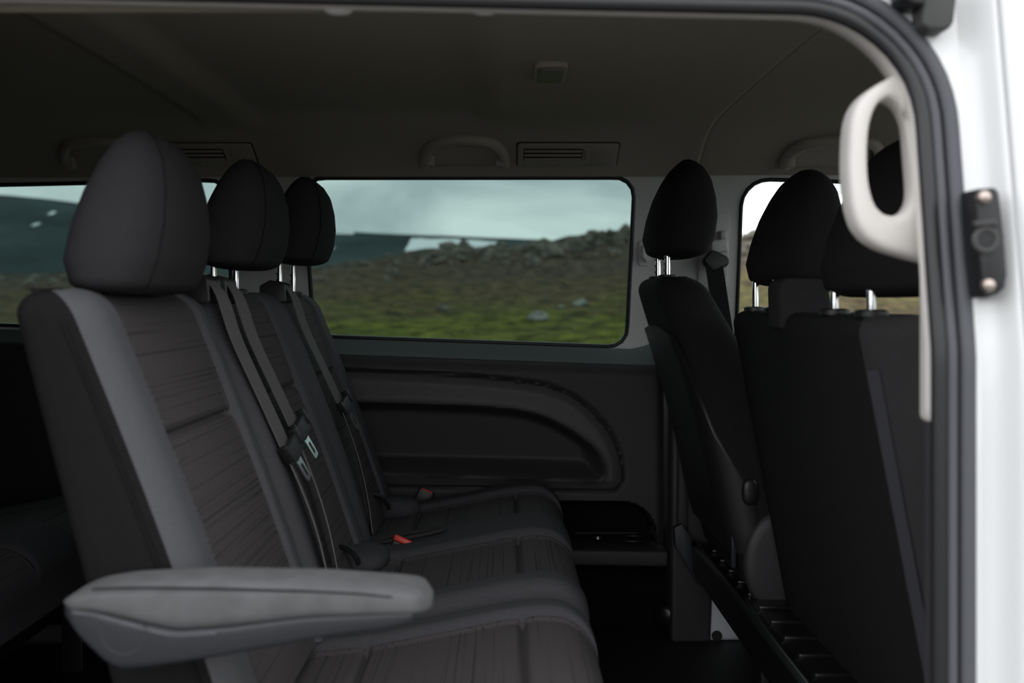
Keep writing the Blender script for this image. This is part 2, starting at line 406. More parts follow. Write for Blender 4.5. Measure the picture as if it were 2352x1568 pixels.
# sill between the panel and the glass
sx = np.concatenate([np.linspace(-2.3, 0.30, 60), np.linspace(0.305, 0.402, 12)]); prof = [(2.498, -0.047), (2.488, -0.042), (2.490, -0.036), (2.503, -0.024), (2.512, -0.004)]
loft('window_sill', [[(x, y, zb(x) + dz * (1 if x < .31 else 1) + (0.03 * ((x - .31) / .09) ** 1.5 * (dz + .047) / .043 if x > .31 else 0)) for y, dz in prof] for x in sx], 'sill', wl, caps=False, closed=False)
# tray under the panel
box('tray', (-1.0, 0.405), (2.470, 2.62), (-0.650, -0.612), 'plastic', wl, 0.006, rot=[('Y', 0.9)])
tube('cup_holder_ring', [(0.325 + 0.036 * math.cos(a), 2.535 + 0.03 * math.sin(a), -0.606) for a in np.linspace(0, 2 * math.pi, 28)[:-1]], 0.003, 'blackplastic', wl, 8, True)
tube('socket_ring', [(0.236 + 0.0105 * math.cos(a), 2.53 + 0.009 * math.sin(a), -0.603) for a in np.linspace(0, 2 * math.pi, 24)[:-1]], 0.0022, 'chrome', wl, 8, True)
tube('tray_edge', [(x, 2.545, -0.594) for x in (0.18, 0.25, 0.30, 0.34)], 0.002, 'plastic', wl, 6)
box('lower_wall', (-2.3, 0.42), (2.58, 2.60), (-0.86, -0.59), 'carpet', wl, 0.0)
box('outer_skin', (-2.3, 1.5), (2.605, 2.63), (-1.05, -0.13), 'white', wl, 0.0)
box('roof_rail', (-2.3, 1.0), (2.47, 2.52), (0.325, 0.47), 'white', wl, 0.0)
# B pillar, lower part
prism('pillar_lower_trim', round_poly([(0.408, -0.84), (0.408, -0.12), (0.53, -0.12), (0.505, -0.84)], 0.01), 2.44, 2.59, 'plastic', wl, 0.018, 4)
prism('pillar_rib', [(0.418, -0.58), (0.424, -0.25), (0.430, -0.13), (0.452, -0.13), (0.447, -0.30), (0.447, -0.58)], 2.425, 2.46, 'plastic', wl, 0.009, 3)
prism('pillar_steel_base', [(0.495, -0.84), (0.495, -0.62), (0.60, -0.62), (0.60, -0.84)], 2.455, 2.59, 'innerwhite', wl, 0.012, 3)
tube('pillar_steel_hole', [(0.522, 2.452, -0.826), (0.522, 2.458, -0.826)], 0.013, 'floor', wl, 20)
box('front_door_panel', (0.545, 1.5), (2.46, 2.60), (-0.84, -0.135), 'panelplastic', wl, 0.012)
tube('reel_knob', [(0.405, 2.49, -0.785), (0.398, 2.478, -0.785), (0.394, 2.47, -0.785)], [0.03, 0.028, 0.018], 'glossblack', wl, 20)
# upper trim joints on the far B pillar
tube('pillar_joint', [(0.448, yl(z) - 0.002, z) for z in np.linspace(-0.12, 0.29, 12)], 0.0015, 'plastic', wl, 6)

def window(n, hole, mat, extra=None):
    w = thing('window_%d' % n, (sum(p[0] for p in hole) / len(hole), 2.5, zb(hole[0][0])), kind='structure')
    cx = sum(p[0] for p in hole) / len(hole); cz = sum(p[1] for p in hole) / len(hole)
    gp = [(cx + (p[0] - cx) * 1.012, cz + (p[1] - cz) * 1.02) for p in hole]
    bm = bmesh.new()
    a = [bm.verts.new((p[0], yl(p[1]) + 0.014, p[1])) for p in gp]; b = [bm.verts.new((p[0], yl(p[1]) + 0.018, p[1])) for p in gp]
    bm.faces.new(a); bm.faces.new(b[::-1]); k = len(gp)
    for i in range(k): bm.faces.new((a[i], b[i], b[(i + 1) % k], a[(i + 1) % k]))
    bmobj('glass_pane', bm, mat, w)
    tube('window_seal', [(p[0], yl(p[1]) + 0.002, p[1]) for p in resample(hole, 110)], 0.0055, 'rubber', w, 10, True, (1, 1.6))
    return w
window(1, W1, 'tint'); window(2, W2, 'tint'); w3 = window(3, W3, 'clear')
box('wind_deflector', (0.58, 1.3), (2.475, 2.478), (0.265, 0.30), 'smoke', w3, 0.0)
prism('quarter_window_post', [(0.80, -0.11), (0.825, -0.11), (0.79, 0.0), (0.768, 0.0)], 2.53, 2.55, 'plastic', w3, 0.003)

# ceiling
cprof = [(p.x, p.y) for p in spline([(1.078, .312, 0), (1.084, .330, 0), (1.105, .362, 0), (1.16, .390, 0), (1.28, .399, 0), (1.75, .405, 0), (2.12, .402, 0), (2.25, .394, 0), (2.33, .373, 0), (2.39, .343, 0), (2.425, .318, 0), (2.441, .3035, 0)], 7)]
cxs = sorted(set(np.round(np.concatenate([np.linspace(-2.3, -0.8, 24), np.linspace(-0.8, 0.1, 110), np.linspace(0.1, 0.44, 18), np.linspace(0.44, 0.50, 30), np.linspace(0.5, 1.2, 20)]), 5)))
def crel(x, y):
    w = sstep(1.12, 1.28, y) * (1 - sstep(2.16, 2.30, y))
    r = 0.016 * sstep(-0.600, -0.53, x) * (1 - sstep(-0.095, -0.006, x))      # recessed field
    r += 0.014 * (1 - sstep(-0.705, -0.668, x))
    e = 0.0045 * gauss(x - 0.470, 0.0035) + 0.004 * sstep(0.470, 0.474, x)
    return r * w + e
cv = [(x, y, z + crel(x, y) + (0.003 * min(0, x + 0.45) if y > 2.3 else 0)) for x in cxs for y, z in cprof]
ce = thing('ceiling', (0, 1.75, 0.40), kind='structure')
obj('headliner', cv, grid_faces(len(cxs), len(cprof)), 'headliner', ce, True, 60)
box('roof_skin', (-2.3, 1.05), (1.02, 2.50), (0.435, 0.47), 'white', ce, 0.01)

# right wall: body side with the sliding-door aperture
wr = thing('wall_right', (0, 0.97, -0.90), kind='structure')
def ap(off, n=14):
    return round_poly([(0.417 + off, -0.86 - off), (0.417 + off, 0.293 + off), (-0.655 - off, 0.318 + off), (-0.655 - off, -0.86 - off)], (0.08 + off, 0.118 + off, 0.118 + off, 0.08 + off), n)
plate('body_side', [(0.462, -1.05), (0.462, 0.47), (-2.3, 0.47), (-2.3, -1.05)], [p for p in ap(0.0385)], yr, 'white', wr, 0.03, -0.05)
zl = np.concatenate([np.linspace(-1.05, -0.05, 12), np.linspace(-0.04, 0.47, 14)])
jp = [(.455, .004), (.462, .0), (.468, -.003), (.474, -.010), (.479, -.020), (.483, -.028), (.4855, -.033), (.487, -.034), (.4875, -.020), (.4875, .03)]
loft('door_jamb', [[(x, yr(z) + dy, z) for x, dy in jp] for z in zl], 'white', wr, caps=False, closed=False, angle=70)
pth = ap(0.0, 14); P200 = resample(pth, 240)
def apath(off, dy): return [(p[0], yr(p[1]) + dy, p[1]) for p in resample(ap(off, 14), 240)]
tube('inner_seal', apath(0.0062, 0.004), 0.0085, 'rubber', wr, 12, True, (1, 0.9))
tube('inner_seal_crest', apath(0.0165, 0.0), 0.0050, 'rubber_grey', wr, 10, True)  # grey tube stands in for the highlight running along the black seal
tube('seal_channel', apath(0.0235, 0.009), 0.006, 'rubber', wr, 8, True)
tube('outer_seal', apath(0.0320, 0.001), 0.0080, 'rubber_grey', wr, 12, True, (1, 0.8))
lo = [apath(0.0, 0.008), apath(0.042, 0.010)]
loft('seal_backing', lo, 'rubber', wr, caps=False)
# trim returns behind the seal: beige above the belt line, dark below
def reveal(name, mat, cond, d_top, d_side):
    pts = [p for p in resample(pth, 400)]; k = [i for i, p in enumerate(pts) if cond(p[0], p[1])]
    # order consecutively
    st = next((j for j in range(len(k)) if (k[j] - 1) % 400 not in set(k)), 0); k = k[st:] + k[:st]
    loops = []
    for i in k:
        x, z = pts[i]; q = sstep(0.10, 0.29, z); d = d_side + (d_top - d_side) * q
        cx, cz = -0.066, -0.28; nx, nz = (0.0, 0.0)
        loops.append([(x, yr(z) + 0.002, z), (x, yr(z) + d * .5, z), (x - 0.0015 * (1 if x > 0 else -1), yr(z) + d, z + .006 * q), (x + 0.02 * (1 - q) * (1 if x > 0 else -1), yr(z) + d + 0.008, z + 0.02 * q)])
    loft(name, loops, mat, wr, caps=False, closed=False, angle=70)
reveal('roof_rail_trim', 'beige', lambda x, z: z > -0.118, 0.052, 0.020)
reveal('lower_trim', 'plastic', lambda x, z: z <= -0.118, 0.052, 0.020)
box('inner_wall', (-2.3, -0.685), (1.0, 1.03), (-0.86, 0.33), 'panelplastic', wr, 0.0)
box('front_inner_wall', (0.47, 1.5), (0.995, 1.02), (-0.86, -0.13), 'panelplastic', wr, 0.0)
# near B pillar inner cover above belt
box('pillar_cover', (0.445, 0.54), (1.046, 1.075), (-0.13, 0.30), 'beige', wr, 0.008)

# front door and open sliding door
d1 = thing('door_1', (0.8, 0.93, -1.05), kind='structure')
dp = [(.4915, .02), (.4915, -.026), (.4925, -.033), (.496, -.0375), (.503, -.0395), (.53, -.041), (.575, -.043), (.575, 0.0)]
loft('door_frame', [[(x, yr(z) + dy, z) for x, dy in dp] for z in zl], 'white', d1, caps=False, closed=False, angle=70)
box('door_skin', (0.575, 1.5), (0.92, 0.96), (-1.05, -0.13), 'white', d1, 0.004)
box('door_top_frame', (0.575, 1.2), (0.965, 1.0), (0.31, 0.46), 'white', d1, 0.004)
obj('door_glass', [(.575, .955, -.13), (1.45, .955, -.13), (1.1, 1.01, .31), (.575, 1.01, .31), (.575, .951, -.13), (1.45, .951, -.13), (1.1, 1.006, .31), (.575, 1.006, .31)],
    [(0, 1, 2, 3), (4, 7, 6, 5), (0, 4, 5, 1), (1, 5, 6, 2), (2, 6, 7, 3), (3, 7, 4, 0)], 'clear', d1, False)
d2 = thing('door_2', (-1.1, 0.82, -1.05), kind='structure')
box('sliding_door_skin', (-1.66, -0.68), (0.80, 0.86), (-1.05, 0.40), 'white', d2, 0.02)

# rear and front ends
wbk = thing('wall_back', (-2.32, 1.75, -0.87), kind='structure')
box('tailgate_panel', (-2.34, -2.3), (0.97, 2.62), (-1.0, 0.47), 'panelplastic', wbk, 0.0)
wf = thing('wall_front', (1.5, 1.75, -0.87), kind='structure')
box('bulkhead', (1.5, 1.54), (0.93, 2.62), (-1.05, -0.13), 'blackplastic', wf, 0.0)
prism('dashboard', round_poly([(1.08, -0.42), (1.04, -0.20), (1.12, -0.13), (1.5, -0.13), (1.5, -0.6), (1.3, -0.6)], 0.03), 1.03, 2.45, 'panelplastic', wf, 0.01, plane='xz')
obj('windscreen', [(1.52, .98, -.13), (1.52, 2.52, -.13), (1.04, 2.44, .43), (1.04, 1.03, .43), (1.525, .98, -.126), (1.525, 2.52, -.126), (1.045, 2.44, .434), (1.045, 1.03, .434)],
    [(0, 1, 2, 3), (4, 7, 6, 5), (0, 4, 5, 1), (1, 5, 6, 2), (2, 6, 7, 3), (3, 7, 4, 0)], 'clear', wf, False)

# ------------------------------------------------------------------ seats
def er(d, r):
    if d >= r: return 0.0
    d = max(0.0, d); return r - math.sqrt(max(0.0, r * r - (r - d) ** 2))

def ysamples(y0, y1, inserts, r):
    ys = set(np.round(np.linspace(y0, y1, 46), 5))
    for e in (y0, y1):
        s = 1 if e == y0 else -1
        for k in np.linspace(0, r, 9): ys.add(round(e + s * k, 5))
    for a, b in inserts:
        for e in (a, b):
            for k in (-.014, -.010, -.007, -.0045, -.002, 0, .002, .0045, .007, .010, .014): ys.add(round(e + k, 5))
    return sorted(ys)

def seat_back(parent, y0, y1, inserts, zlo, zhi, XF, XB, groove=None, joints=(), mats=None, rf=0.032, rb=0.012, rt=0.035, inset=None, side_end=None, ins_z=None):
    """closed upholstered backrest; split into cover, side panel and striped inserts"""
    mats = mats or dict(cover='fabric', insert='insert', side='seat_side')
    ys = ysamples(y0, y1, inserts, rf); nf = len(ys); nb = 15
    zs = set(np.round(np.linspace(zlo, zhi - rt, 58), 5)) | set(np.round(zhi - rt + rt * np.sin(np.linspace(0, math.pi / 2, 10)), 5))
    if groove is not None: zs |= set(np.round(groove + np.array([-.02, -.014, -.01, -.006, -.003, 0, .003, .006, .01, .014, .02]), 5))
    if ins_z: zs |= set(np.round(np.array(ins_z), 5))
    zs = sorted(zs); loops = []
    for z in zs:
        q = er(zhi - z, rt) if z > zhi - rt else 0.0
        sh = inset(z) if inset else 0.0
        a0, a1 = y0 + q * 0.9 + sh, y1 - q * 0.9 - sh
        L = []
        for y in ys:
            yy = a0 + (y - y0) / (y1 - y0) * (a1 - a0)
            x = XF(z) - q - er(min(y - y0, y1 - y), rf)
            for a, b in inserts:
                ins = sstep(a - .012, a + .012, y) * (1 - sstep(b - .012, b + .012, y))
                zw = 1.0
                x -= 0.012 * ins * zw
                x -= 0.0045 * (gauss(y - a, .0035) + gauss(y - b, .0035))
                if groove is not None: x -= 0.012 * gauss(z - groove, .0058) * ins
                if groove is not None: x += 0.0035 * ins * (1 - gauss(z - groove, .05))
            for j in joints: x -= 0.022 * gauss(y - j, .010)
            L.append((x, yy, z))
        xb, xf = XB(z) + q, L[-1][0]
        ym = lambda k: y1 - (y1 - y0) * k
        B = []
        for k in np.linspace(0, 1, nb):
            kk = 0.5 - 0.5 * math.cos(math.pi * k)
            y = ym(kk); yy = a0 + (y - y0) / (y1 - y0) * (a1 - a0)
            B.append((xb + er(min(y - y0, y1 - y), rb), yy, z))
        sideA = [(xf + (B[0][0] - xf) * t, a1, z) for t in (.33, .66)]
        sideB = [(B[-1][0] + (L[0][0] - B[-1][0]) * t, a0, z) for t in (.33, .66)]
        loops.append(L + sideA + B + sideB)
    n = len(loops[0]); vs = [p for l in loops for p in l]
    parts = {'cover': [], 'insert': [], 'side': []}
    for i in range(len(loops) - 1):
        zc = (zs[i] + zs[i + 1]) / 2
        for j in range(n):
            k = (j + 1) % n; f = (i * n + j, i * n + k, (i + 1) * n + k, (i + 1) * n + j); key = 'cover'
            if j < nf - 1:
                yc = (ys[j] + ys[j + 1]) / 2
                if any(a < yc < b for a, b in inserts) and (not ins_z or ins_z[0] < zc < ins_z[1]): key = 'insert'
                elif side_end == 'near' and yc < y0 + .004: key = 'side'
            elif side_end == 'near' and j >= nf + 2 + nb - 3: key = 'side'
            parts[key].append(f)
    parts['cover'].append(tuple(range(n))[::-1]); parts['cover'].append(tuple((len(loops) - 1) * n + j for j in range(n)))
    cv = submesh('backrest', vs, parts['cover'], mats['cover'], parent, 60)
    LOC[cv.name] = LOC[parent.name]
    if parts['side']: submesh('backrest_side', vs, parts['side'], mats['side'], parent, 60)
    if inserts:
        for a, b in inserts:
            for up in ((True, False) if groove is not None else (True,)):
                fs = [f for f in parts['insert'] if a < sum(vs[i][1] for i in f) / 4 < b and (groove is None or (sum(vs[i][2] for i in f) / 4 > groove) == up)]
                submesh('backrest_insert', vs, fs, mats['insert'], parent, 60)
    return cv

def cushion(parent, y0, y1, inserts, xr, xf, zT, zB, joints=(), grooves=(-.2, .025), rs=0.034, roll=0.066, name='seat_cushion', mats=None):
    mats = mats or dict(cover='cushion', insert='insert')
    ys = ysamples(y0, y1, inserts, rs); nf = len(ys)
    xs = set(np.round(np.linspace(xr, xf - roll, 44), 5)) | set(np.round(xf - roll + roll * np.sin(np.linspace(0, math.pi / 2, 14)), 5))
    for g in grooves: xs |= set(np.round(g + np.array([-.016, -.011, -.007, -.004, -.002, 0, .002, .004, .007, .011, .016]), 5))
    xs = sorted(xs); loops = []
    for x in xs:
        q = er(xf - x, roll) if x > xf - roll else 0.0
        q2 = er(xf - x, 0.05) * 0.7 if x > xf - 0.05 else 0.0
        a0, a1 = y0 + q2, y1 - q2; L = []
        for y in ys:
            yy = a0 + (y - y0) / (y1 - y0) * (a1 - a0)
            z = zT(x) - q - er(min(y - y0, y1 - y), rs) + 0.006
            for a, b in inserts:
                ins = sstep(a - .015, a + .015, y) * (1 - sstep(b - .015, b + .015, y))
                z -= 0.016 * ins
                z -= 0.004 * (gauss(y - a, .0035) + gauss(y - b, .0035))
                for g in grooves: z -= 0.011 * gauss(x - g, .0050) * ins
            for j in joints: z -= 0.006 * gauss(y - j, .008)
            L.append((x, yy, z))
        bot = [(x - q * .2, a1 + (a0 - a1) * t, zB + 0.02 * (q / roll)) for t in (0, .25, .5, .75, 1)]
        loops.append(L + bot)
    n = len(loops[0]); vs = [p for l in loops for p in l]; P = {'cover': [], 'insert': []}
    for i in range(len(loops) - 1):
        for j in range(n):
            k = (j + 1) % n; f = (i * n + j, i * n + k, (i + 1) * n + k, (i + 1) * n + j)
            ins = j < nf - 1 and any(a < (ys[j] + ys[j + 1]) / 2 < b for a, b in inserts) and xs[i] < xf - roll * 0.12
            P['insert' if ins else 'cover'].append(f)
    P['cover'].append(tuple(range(n))[::-1]); P['cover'].append(tuple((len(loops) - 1) * n + j for j in range(n)))
    submesh(name, vs, P['cover'], mats['cover'], parent, 60)
    for a, b in inserts:
        submesh('cushion_insert', vs, [f for f in P['insert'] if a < sum(vs[i][1] for i in f) / 4 < b], mats['insert'], parent, 60)

def headrest(parent, cx, cy, z0, h, w=0.25, mat='fabric', back_flip=1, lean=0.0, post_to=None, posts=(-.07, .07), fat=1.0, notch=False, px=0.0, seam=True):
    ts = [0.5 - 0.5 * math.cos(math.pi * k / 34) for k in range(35)]
    loops = []; seamL = []; NA = 56; ex = 2.7
    for t in ts:
        hw = lin(t, [0, .08, .2, .35, .5, .65, .78, .88, .95, .985, 1], [.90, .985, 1.0, .970, .915, .84, .755, .65, .50, .32, .03]) * w / 2
        xf = lin(t, [0, .06, .2, .4, .6, .78, .9, .97, 1], [.032, .045, .055, .060, .058, .051, .039, .025, .012]) * fat
        xb = -lin(t, [0, .06, .2, .4, .6, .78, .9, .97, 1], [.030, .045, .052, .046, .036, .022, .009, -.003, -.010]) * fat
        sc = 1.0 if t > 0.05 else 0.55 + 0.45 * math.sqrt(max(0, 1 - (1 - t / 0.05) ** 2))
        if back_flip < 0: xf, xb = -xb, -xf
        mid, hf = (xf + xb) / 2, (xf - xb) / 2; L = []
        for k in range(NA):
            a = 2 * math.pi * k / NA; c, s = math.cos(a), math.sin(a)
            y = hw * sc * math.copysign(abs(c) ** (2 / ex), c); x = mid + hf * sc * math.copysign(abs(s) ** (2 / ex), s)
            L.append((cx + x + lean * t, cy + y, z0 + h * t))
        loops.append(L)
        for kk in (int(NA * .36), int(NA * .64)):
            if kk == int(NA * .36) and 0.02 < t < 0.985: seamL.append(Vector(L[kk]) + (Vector(L[kk]) - Vector((cx + mid, cy, z0 + h * t))).normalized() * 0.0006)
    hr = loft('headrest', loops, mat, parent, angle=60)
    if seam: tube('seam', seamL, 0.0013, 'seam', hr, 6)
    if post_to is not None:
        for i, dy in enumerate(posts):
            pz = [z0 + 0.035, z0 + 0.012, (z0 + post_to) / 2, post_to - 0.01]
            tube('post', [(cx + px + (0.006 if k == 0 else 0), cy + dy, z) for k, z in enumerate(pz)], 0.0062, 'chrome', hr, 14)
            if notch and i == 0 or notch == 2:
                for k in range(3):
                    zz = post_to + 0.012 + k * 0.014
                    if zz < z0: box('notch', (cx + px - .0075, cx + px - .003), (cy + dy - .006, cy + dy + .006), (zz, zz + .004), 'blackplastic', hr, 0)
            tube('post_collar', [(cx + px, cy + dy, post_to - 0.004), (cx + px, cy + dy, post_to + 0.003), (cx + px, cy + dy, post_to + 0.005)], [.021, .021, .015], 'blackplastic', hr, 20, flat=(1.0, 1.0))
    return hr

XF2 = lambda z: -0.454 - 0.372 * min(z, .02) + 0.006 * math.sin(max(0, min(1, (-z) / .5)) * math.pi)
XB2 = lambda z: -0.540 - 0.262 * z
ZT2 = lambda x: lin(x, [-.36, -.30, -.20, -.1, 0, .05, .13], [-.500, -.497, -.487, -.468, -.448, -.442, -.444])

def bench_base(p, y0, y1, x0=-0.33, x1=0.06):
    box('base_frame', (x0, x1), (y0 + .03, y1 - .03), (-.66, -.60), 'blackplastic', p, .01)
    for xx in (x0 + .03, x1 - .08):
        for yy in (y0 + .06, y1 - .09): box('leg', (xx, xx + .05), (yy, yy + .03), (-.838, -.65), 'blackplastic', p, .005)

SIDE_INS = [(1.163, 1.455)]
s1 = thing('passenger_seat', (-.25, 1.30, -.84), 'grey cloth single seat with padded armrest, beside the open door', 'seat')
seat_back(s1, 1.082, 1.527, SIDE_INS, -.50, .014, XF2, XB2, groove=-.163, side_end='near', rf=.046)
cushion(s1, 1.085, 1.528, SIDE_INS, -.36, .135, lambda x: ZT2(x) - .012, -.60)
headrest(s1, -.468, 1.272, .007, .207, .275, 'headrest', post_to=.008, fat=1.25, px=-.034)
bench_base(s1, 1.085, 1.528)
tube('piping', [(XF2(z) - .0365, 1.0822, z) for z in np.linspace(-.48, -.022, 30)], .0013, 'seam', s1, 6)
# thread stitches gathered along the near edge of the insert
sv, sf = [], []
for k in range(64):
    z = -.015 - k * .0046 * (1 + .02 * math.sin(k * 3.1)); 
    if abs(z + .163) < .016: continue
    x = XF2(z) - .0060; y = 1.1615 + .0012 * math.sin(k * 1.7); b = len(sv)
    for dx, dy, dz in ((-.003, 0, .0008), (-.003, .010, .0012), (-.003, .010, -.0014), (-.003, 0, -.0018), (.0022, .002, -.0003), (.0022, .007, -.0003)): sv.append((x + dx, y + dy, z + dz))
    sf += [(b, b + 1, b + 5, b + 4), (b + 3, b + 4, b + 5, b + 2), (b, b + 4, b + 3), (b + 1, b + 2, b + 5)]
put(obj('stitching', sv, sf, 'webbing', s1), kind='stuff')

# armrest on the door side of the single seat: cloth pad over a plastic shell
def px(l, d): return [((a - 1160) * d / 2287, (690 - b) * d / 2287) for a, b in l]
def bar_loft(name, xs, zhi, zlo, y0, y1, mat, parent, e=4.0, NA=44):
    loops = []
    for x in xs:
        a, b = zhi(x), zlo(x); p, q = y0(x), y1(x); cy, cz, hy, hz = (p + q) / 2, (a + b) / 2, (q - p) / 2, (a - b) / 2
        loops.append([(x, cy + hy * math.copysign(abs(math.cos(t)) ** (2 / e), math.cos(t)), cz + hz * math.copysign(abs(math.sin(t)) ** (2 / e), math.sin(t))) for t in np.linspace(0, 2 * math.pi, NA + 1)[:-1]])
    return loft(name, loops, mat, parent, angle=70)
def smooth_lin(xs, ys, w=.008):
    return lambda x: sum(lin(x + k, xs, ys) for k in np.linspace(-w, w, 7)) / 7
AX = [-.452, -.449, -.440, -.425, -.392, -.345, -.30, -.187, -.110, -.090, -.079, -.0755]
pad_hi = smooth_lin(AX, [-.3085, -.3040, -.2990, -.2930, -.2868, -.2835, -.2818, -.2845, -.2905, -.2930, -.2975, -.3090], .006)
pad_lo = smooth_lin([-.452, -.441, -.413, -.363, -.332, -.28, -.201, -.094, -.079, -.0755], [-.3110, -.3125, -.3150, -.3290, -.3360, -.3325, -.3225, -.3185, -.3180, -.3150], .006)
xs_ = np.concatenate([np.linspace(-.452, -.43, 10)[:-1], np.linspace(-.43, -.10, 44), np.linspace(-.10, -.0755, 12)[1:]])
tip = lambda x: .024 * (max(0, (x + .100) / .0245)) ** 3 + .022 * (max(0, (-.425 - x) / .027)) ** 2.4
ac = bar_loft('armrest_pad', xs_, pad_hi, pad_lo, lambda x: .998 + tip(x), lambda x: 1.074 - tip(x), 'armcloth', s1, 3.6)
tube('seam', [(a, .9995 + (.006 if k > 6 else 0), b) for k, (a, b) in enumerate(px([(212, 1353), (262, 1350), (340, 1349), (500, 1351), (700, 1357), (820, 1363), (900, 1371), (925, 1381), (932, 1400)], 1.0))], .0011, 'seam', ac, 6)
sh_lo = smooth_lin([-.447, -.438, -.424, -.402, -.388, -.363, -.30, -.245, -.18, -.115, -.098, -.092], [-.318, -.328, -.346, -.368, -.3745, -.3722, -.3625, -.352, -.340, -.3305, -.326, -.321], .005)
xs2 = np.linspace(-.446, -.093, 54)
ash = bar_loft('armrest_shell', xs2, lambda x: pad_lo(x) + .006, sh_lo, lambda x: 1.0005 + tip(x) * .6, lambda x: 1.070 - tip(x) * .6, 'armshell', s1, 6.0)
capc = px([(283, 1452)], 1.0)[0]
cap = [(capc[0] + .0222 * math.cos(a), capc[1] + .0222 * math.sin(a)) for a in np.linspace(math.radians(155), math.radians(380), 30)]
tube('pivot_cap_rim', [(a, 1.0008, b) for a, b in cap], .0010, 'plastic', ash, 6)
tube('shell_edge', [(x, 1.0003 + tip(x) * .6, pad_lo(x) - .001) for x in np.linspace(-.435, -.29, 24)], .0012, 'rubber_grey', ash, 6)

# two-person part of the bench
DI = [(1.622, 1.902), (2.075, 2.335)]
s2 = thing('double_bench_seat', (-.25, 1.99, -.84), 'grey cloth two-person bench seat below the wide tinted window', 'seat')
seat_back(s2, 1.537, 2.435, DI, -.50, .016, XF2, XB2, groove=-.163, joints=(1.985,))
cushion(s2, 1.540, 2.43, DI, -.36, .135, ZT2, -.60, joints=())
headrest(s2, -.463, 1.755, .054, .192, .275, 'headrest', fat=1.22, post_to=.016, notch=True, px=-.030)
headrest(s2, -.460, 2.236, .080, .196, .275, 'headrest', fat=1.22, post_to=.016, notch=2, px=-.030)
bench_base(s2, 1.54, 2.43)
# anchor covers where cushion meets backrest
for yy in (1.80, 2.27):
    a = np.linspace(math.radians(20), math.radians(125), 12)
    tube('anchor_cover', [(-.300 + .040 * math.cos(t), yy - .012, -.490 + .050 * math.sin(t)) for t in a[::-1]], .0045, 'glossblack', s2, 8, flat=(1, 2.4))
    tube('anchor_cover_rim', [(-.298 + .043 * math.cos(t), yy - .016, -.488 + .052 * math.sin(t)) for t in a[::-1]], .0012, 'armshell', s2, 6)
# padded bolster corners at the rear of the cushion
def lump(name, c, r, mat, parent, e=2.6):
    L = []
    for t in np.linspace(-math.pi / 2 + .06, math.pi / 2 - .06, 16):
        cz, sz = abs(math.cos(t)) ** (2 / e), math.copysign(abs(math.sin(t)) ** (2 / e), t)
        L.append([(c[0] + r[0] * cz * math.copysign(abs(math.cos(a)) ** (2 / e), math.cos(a)), c[1] + r[1] * cz * math.copysign(abs(math.sin(a)) ** (2 / e), math.sin(a)), c[2] + r[2] * sz) for a in np.linspace(0, 2 * math.pi, 29)[:-1]])
    return loft(name, L, mat, parent, angle=70)
lump('rear_bolster', (-.290, 1.90, -.490), (.070, .072, .024), 'cushion', s2)
lump('rear_bolster', (-.272, 2.35, -.488), (.075, .050, .027), 'cushion', s2)

# third row, seen only in the dark rear corner
s3 = copy_tree(s2); s3.location.x -= 0.98; s3.location.y -= .10
put(s3, 'dark rear-row bench seat behind the armrest seat, in the shadowed rear', 'seat')
s4 = thing('rear_single_seat', (-1.23, 1.30, -.84), 'dark rear-row single seat behind the padded armrest, lost in shadow', 'seat')
SX = -0.98
seat_back(s4, 1.062, 1.427, [], -.50, -.05, lambda z: XF2(z) + SX, lambda z: XB2(z) + SX, mats=dict(cover='seat_side', insert='insert', side='seat_side'))  # near-black cover puts the darkness of the rear into the cloth colour
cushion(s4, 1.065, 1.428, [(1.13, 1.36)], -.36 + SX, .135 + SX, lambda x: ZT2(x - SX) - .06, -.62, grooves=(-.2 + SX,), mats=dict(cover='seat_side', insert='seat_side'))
bench_base(s4, 1.065, 1.428, -.33 + SX, .06 + SX)

# ---- front row
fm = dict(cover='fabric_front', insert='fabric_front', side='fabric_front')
XR = lambda z: 0.432 - 0.19 * (z + .02)
f1 = thing('front_double_seat', (.60, 1.58, -.84), 'black cloth front double seat with two headrests, its back turned to the bench', 'seat')
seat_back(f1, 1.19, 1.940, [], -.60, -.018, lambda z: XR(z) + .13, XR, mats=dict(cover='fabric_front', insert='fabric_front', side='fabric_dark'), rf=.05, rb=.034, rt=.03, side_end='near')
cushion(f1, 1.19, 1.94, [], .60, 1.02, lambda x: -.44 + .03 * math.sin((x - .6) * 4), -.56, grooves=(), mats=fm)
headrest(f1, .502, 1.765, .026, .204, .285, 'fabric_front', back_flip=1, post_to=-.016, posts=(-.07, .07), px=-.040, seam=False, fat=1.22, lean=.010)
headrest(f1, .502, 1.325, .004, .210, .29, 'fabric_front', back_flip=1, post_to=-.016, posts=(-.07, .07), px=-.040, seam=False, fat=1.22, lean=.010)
prism('belt_outlet', round_poly([(.430, -.045), (.428, .036), (.505, .034), (.515, -.045)], (.006, .018, .018, .006)), 1.555, 1.628, 'headrest', f1, .014, 4)
ribbon('edge_binding', [(XR(z) + .0025, 1.2085, z) for k, z in enumerate(np.linspace(-.085, -.56, 21))], .017, 'binding', f1, wdir=(.5, -.85, 0), thick=.003)
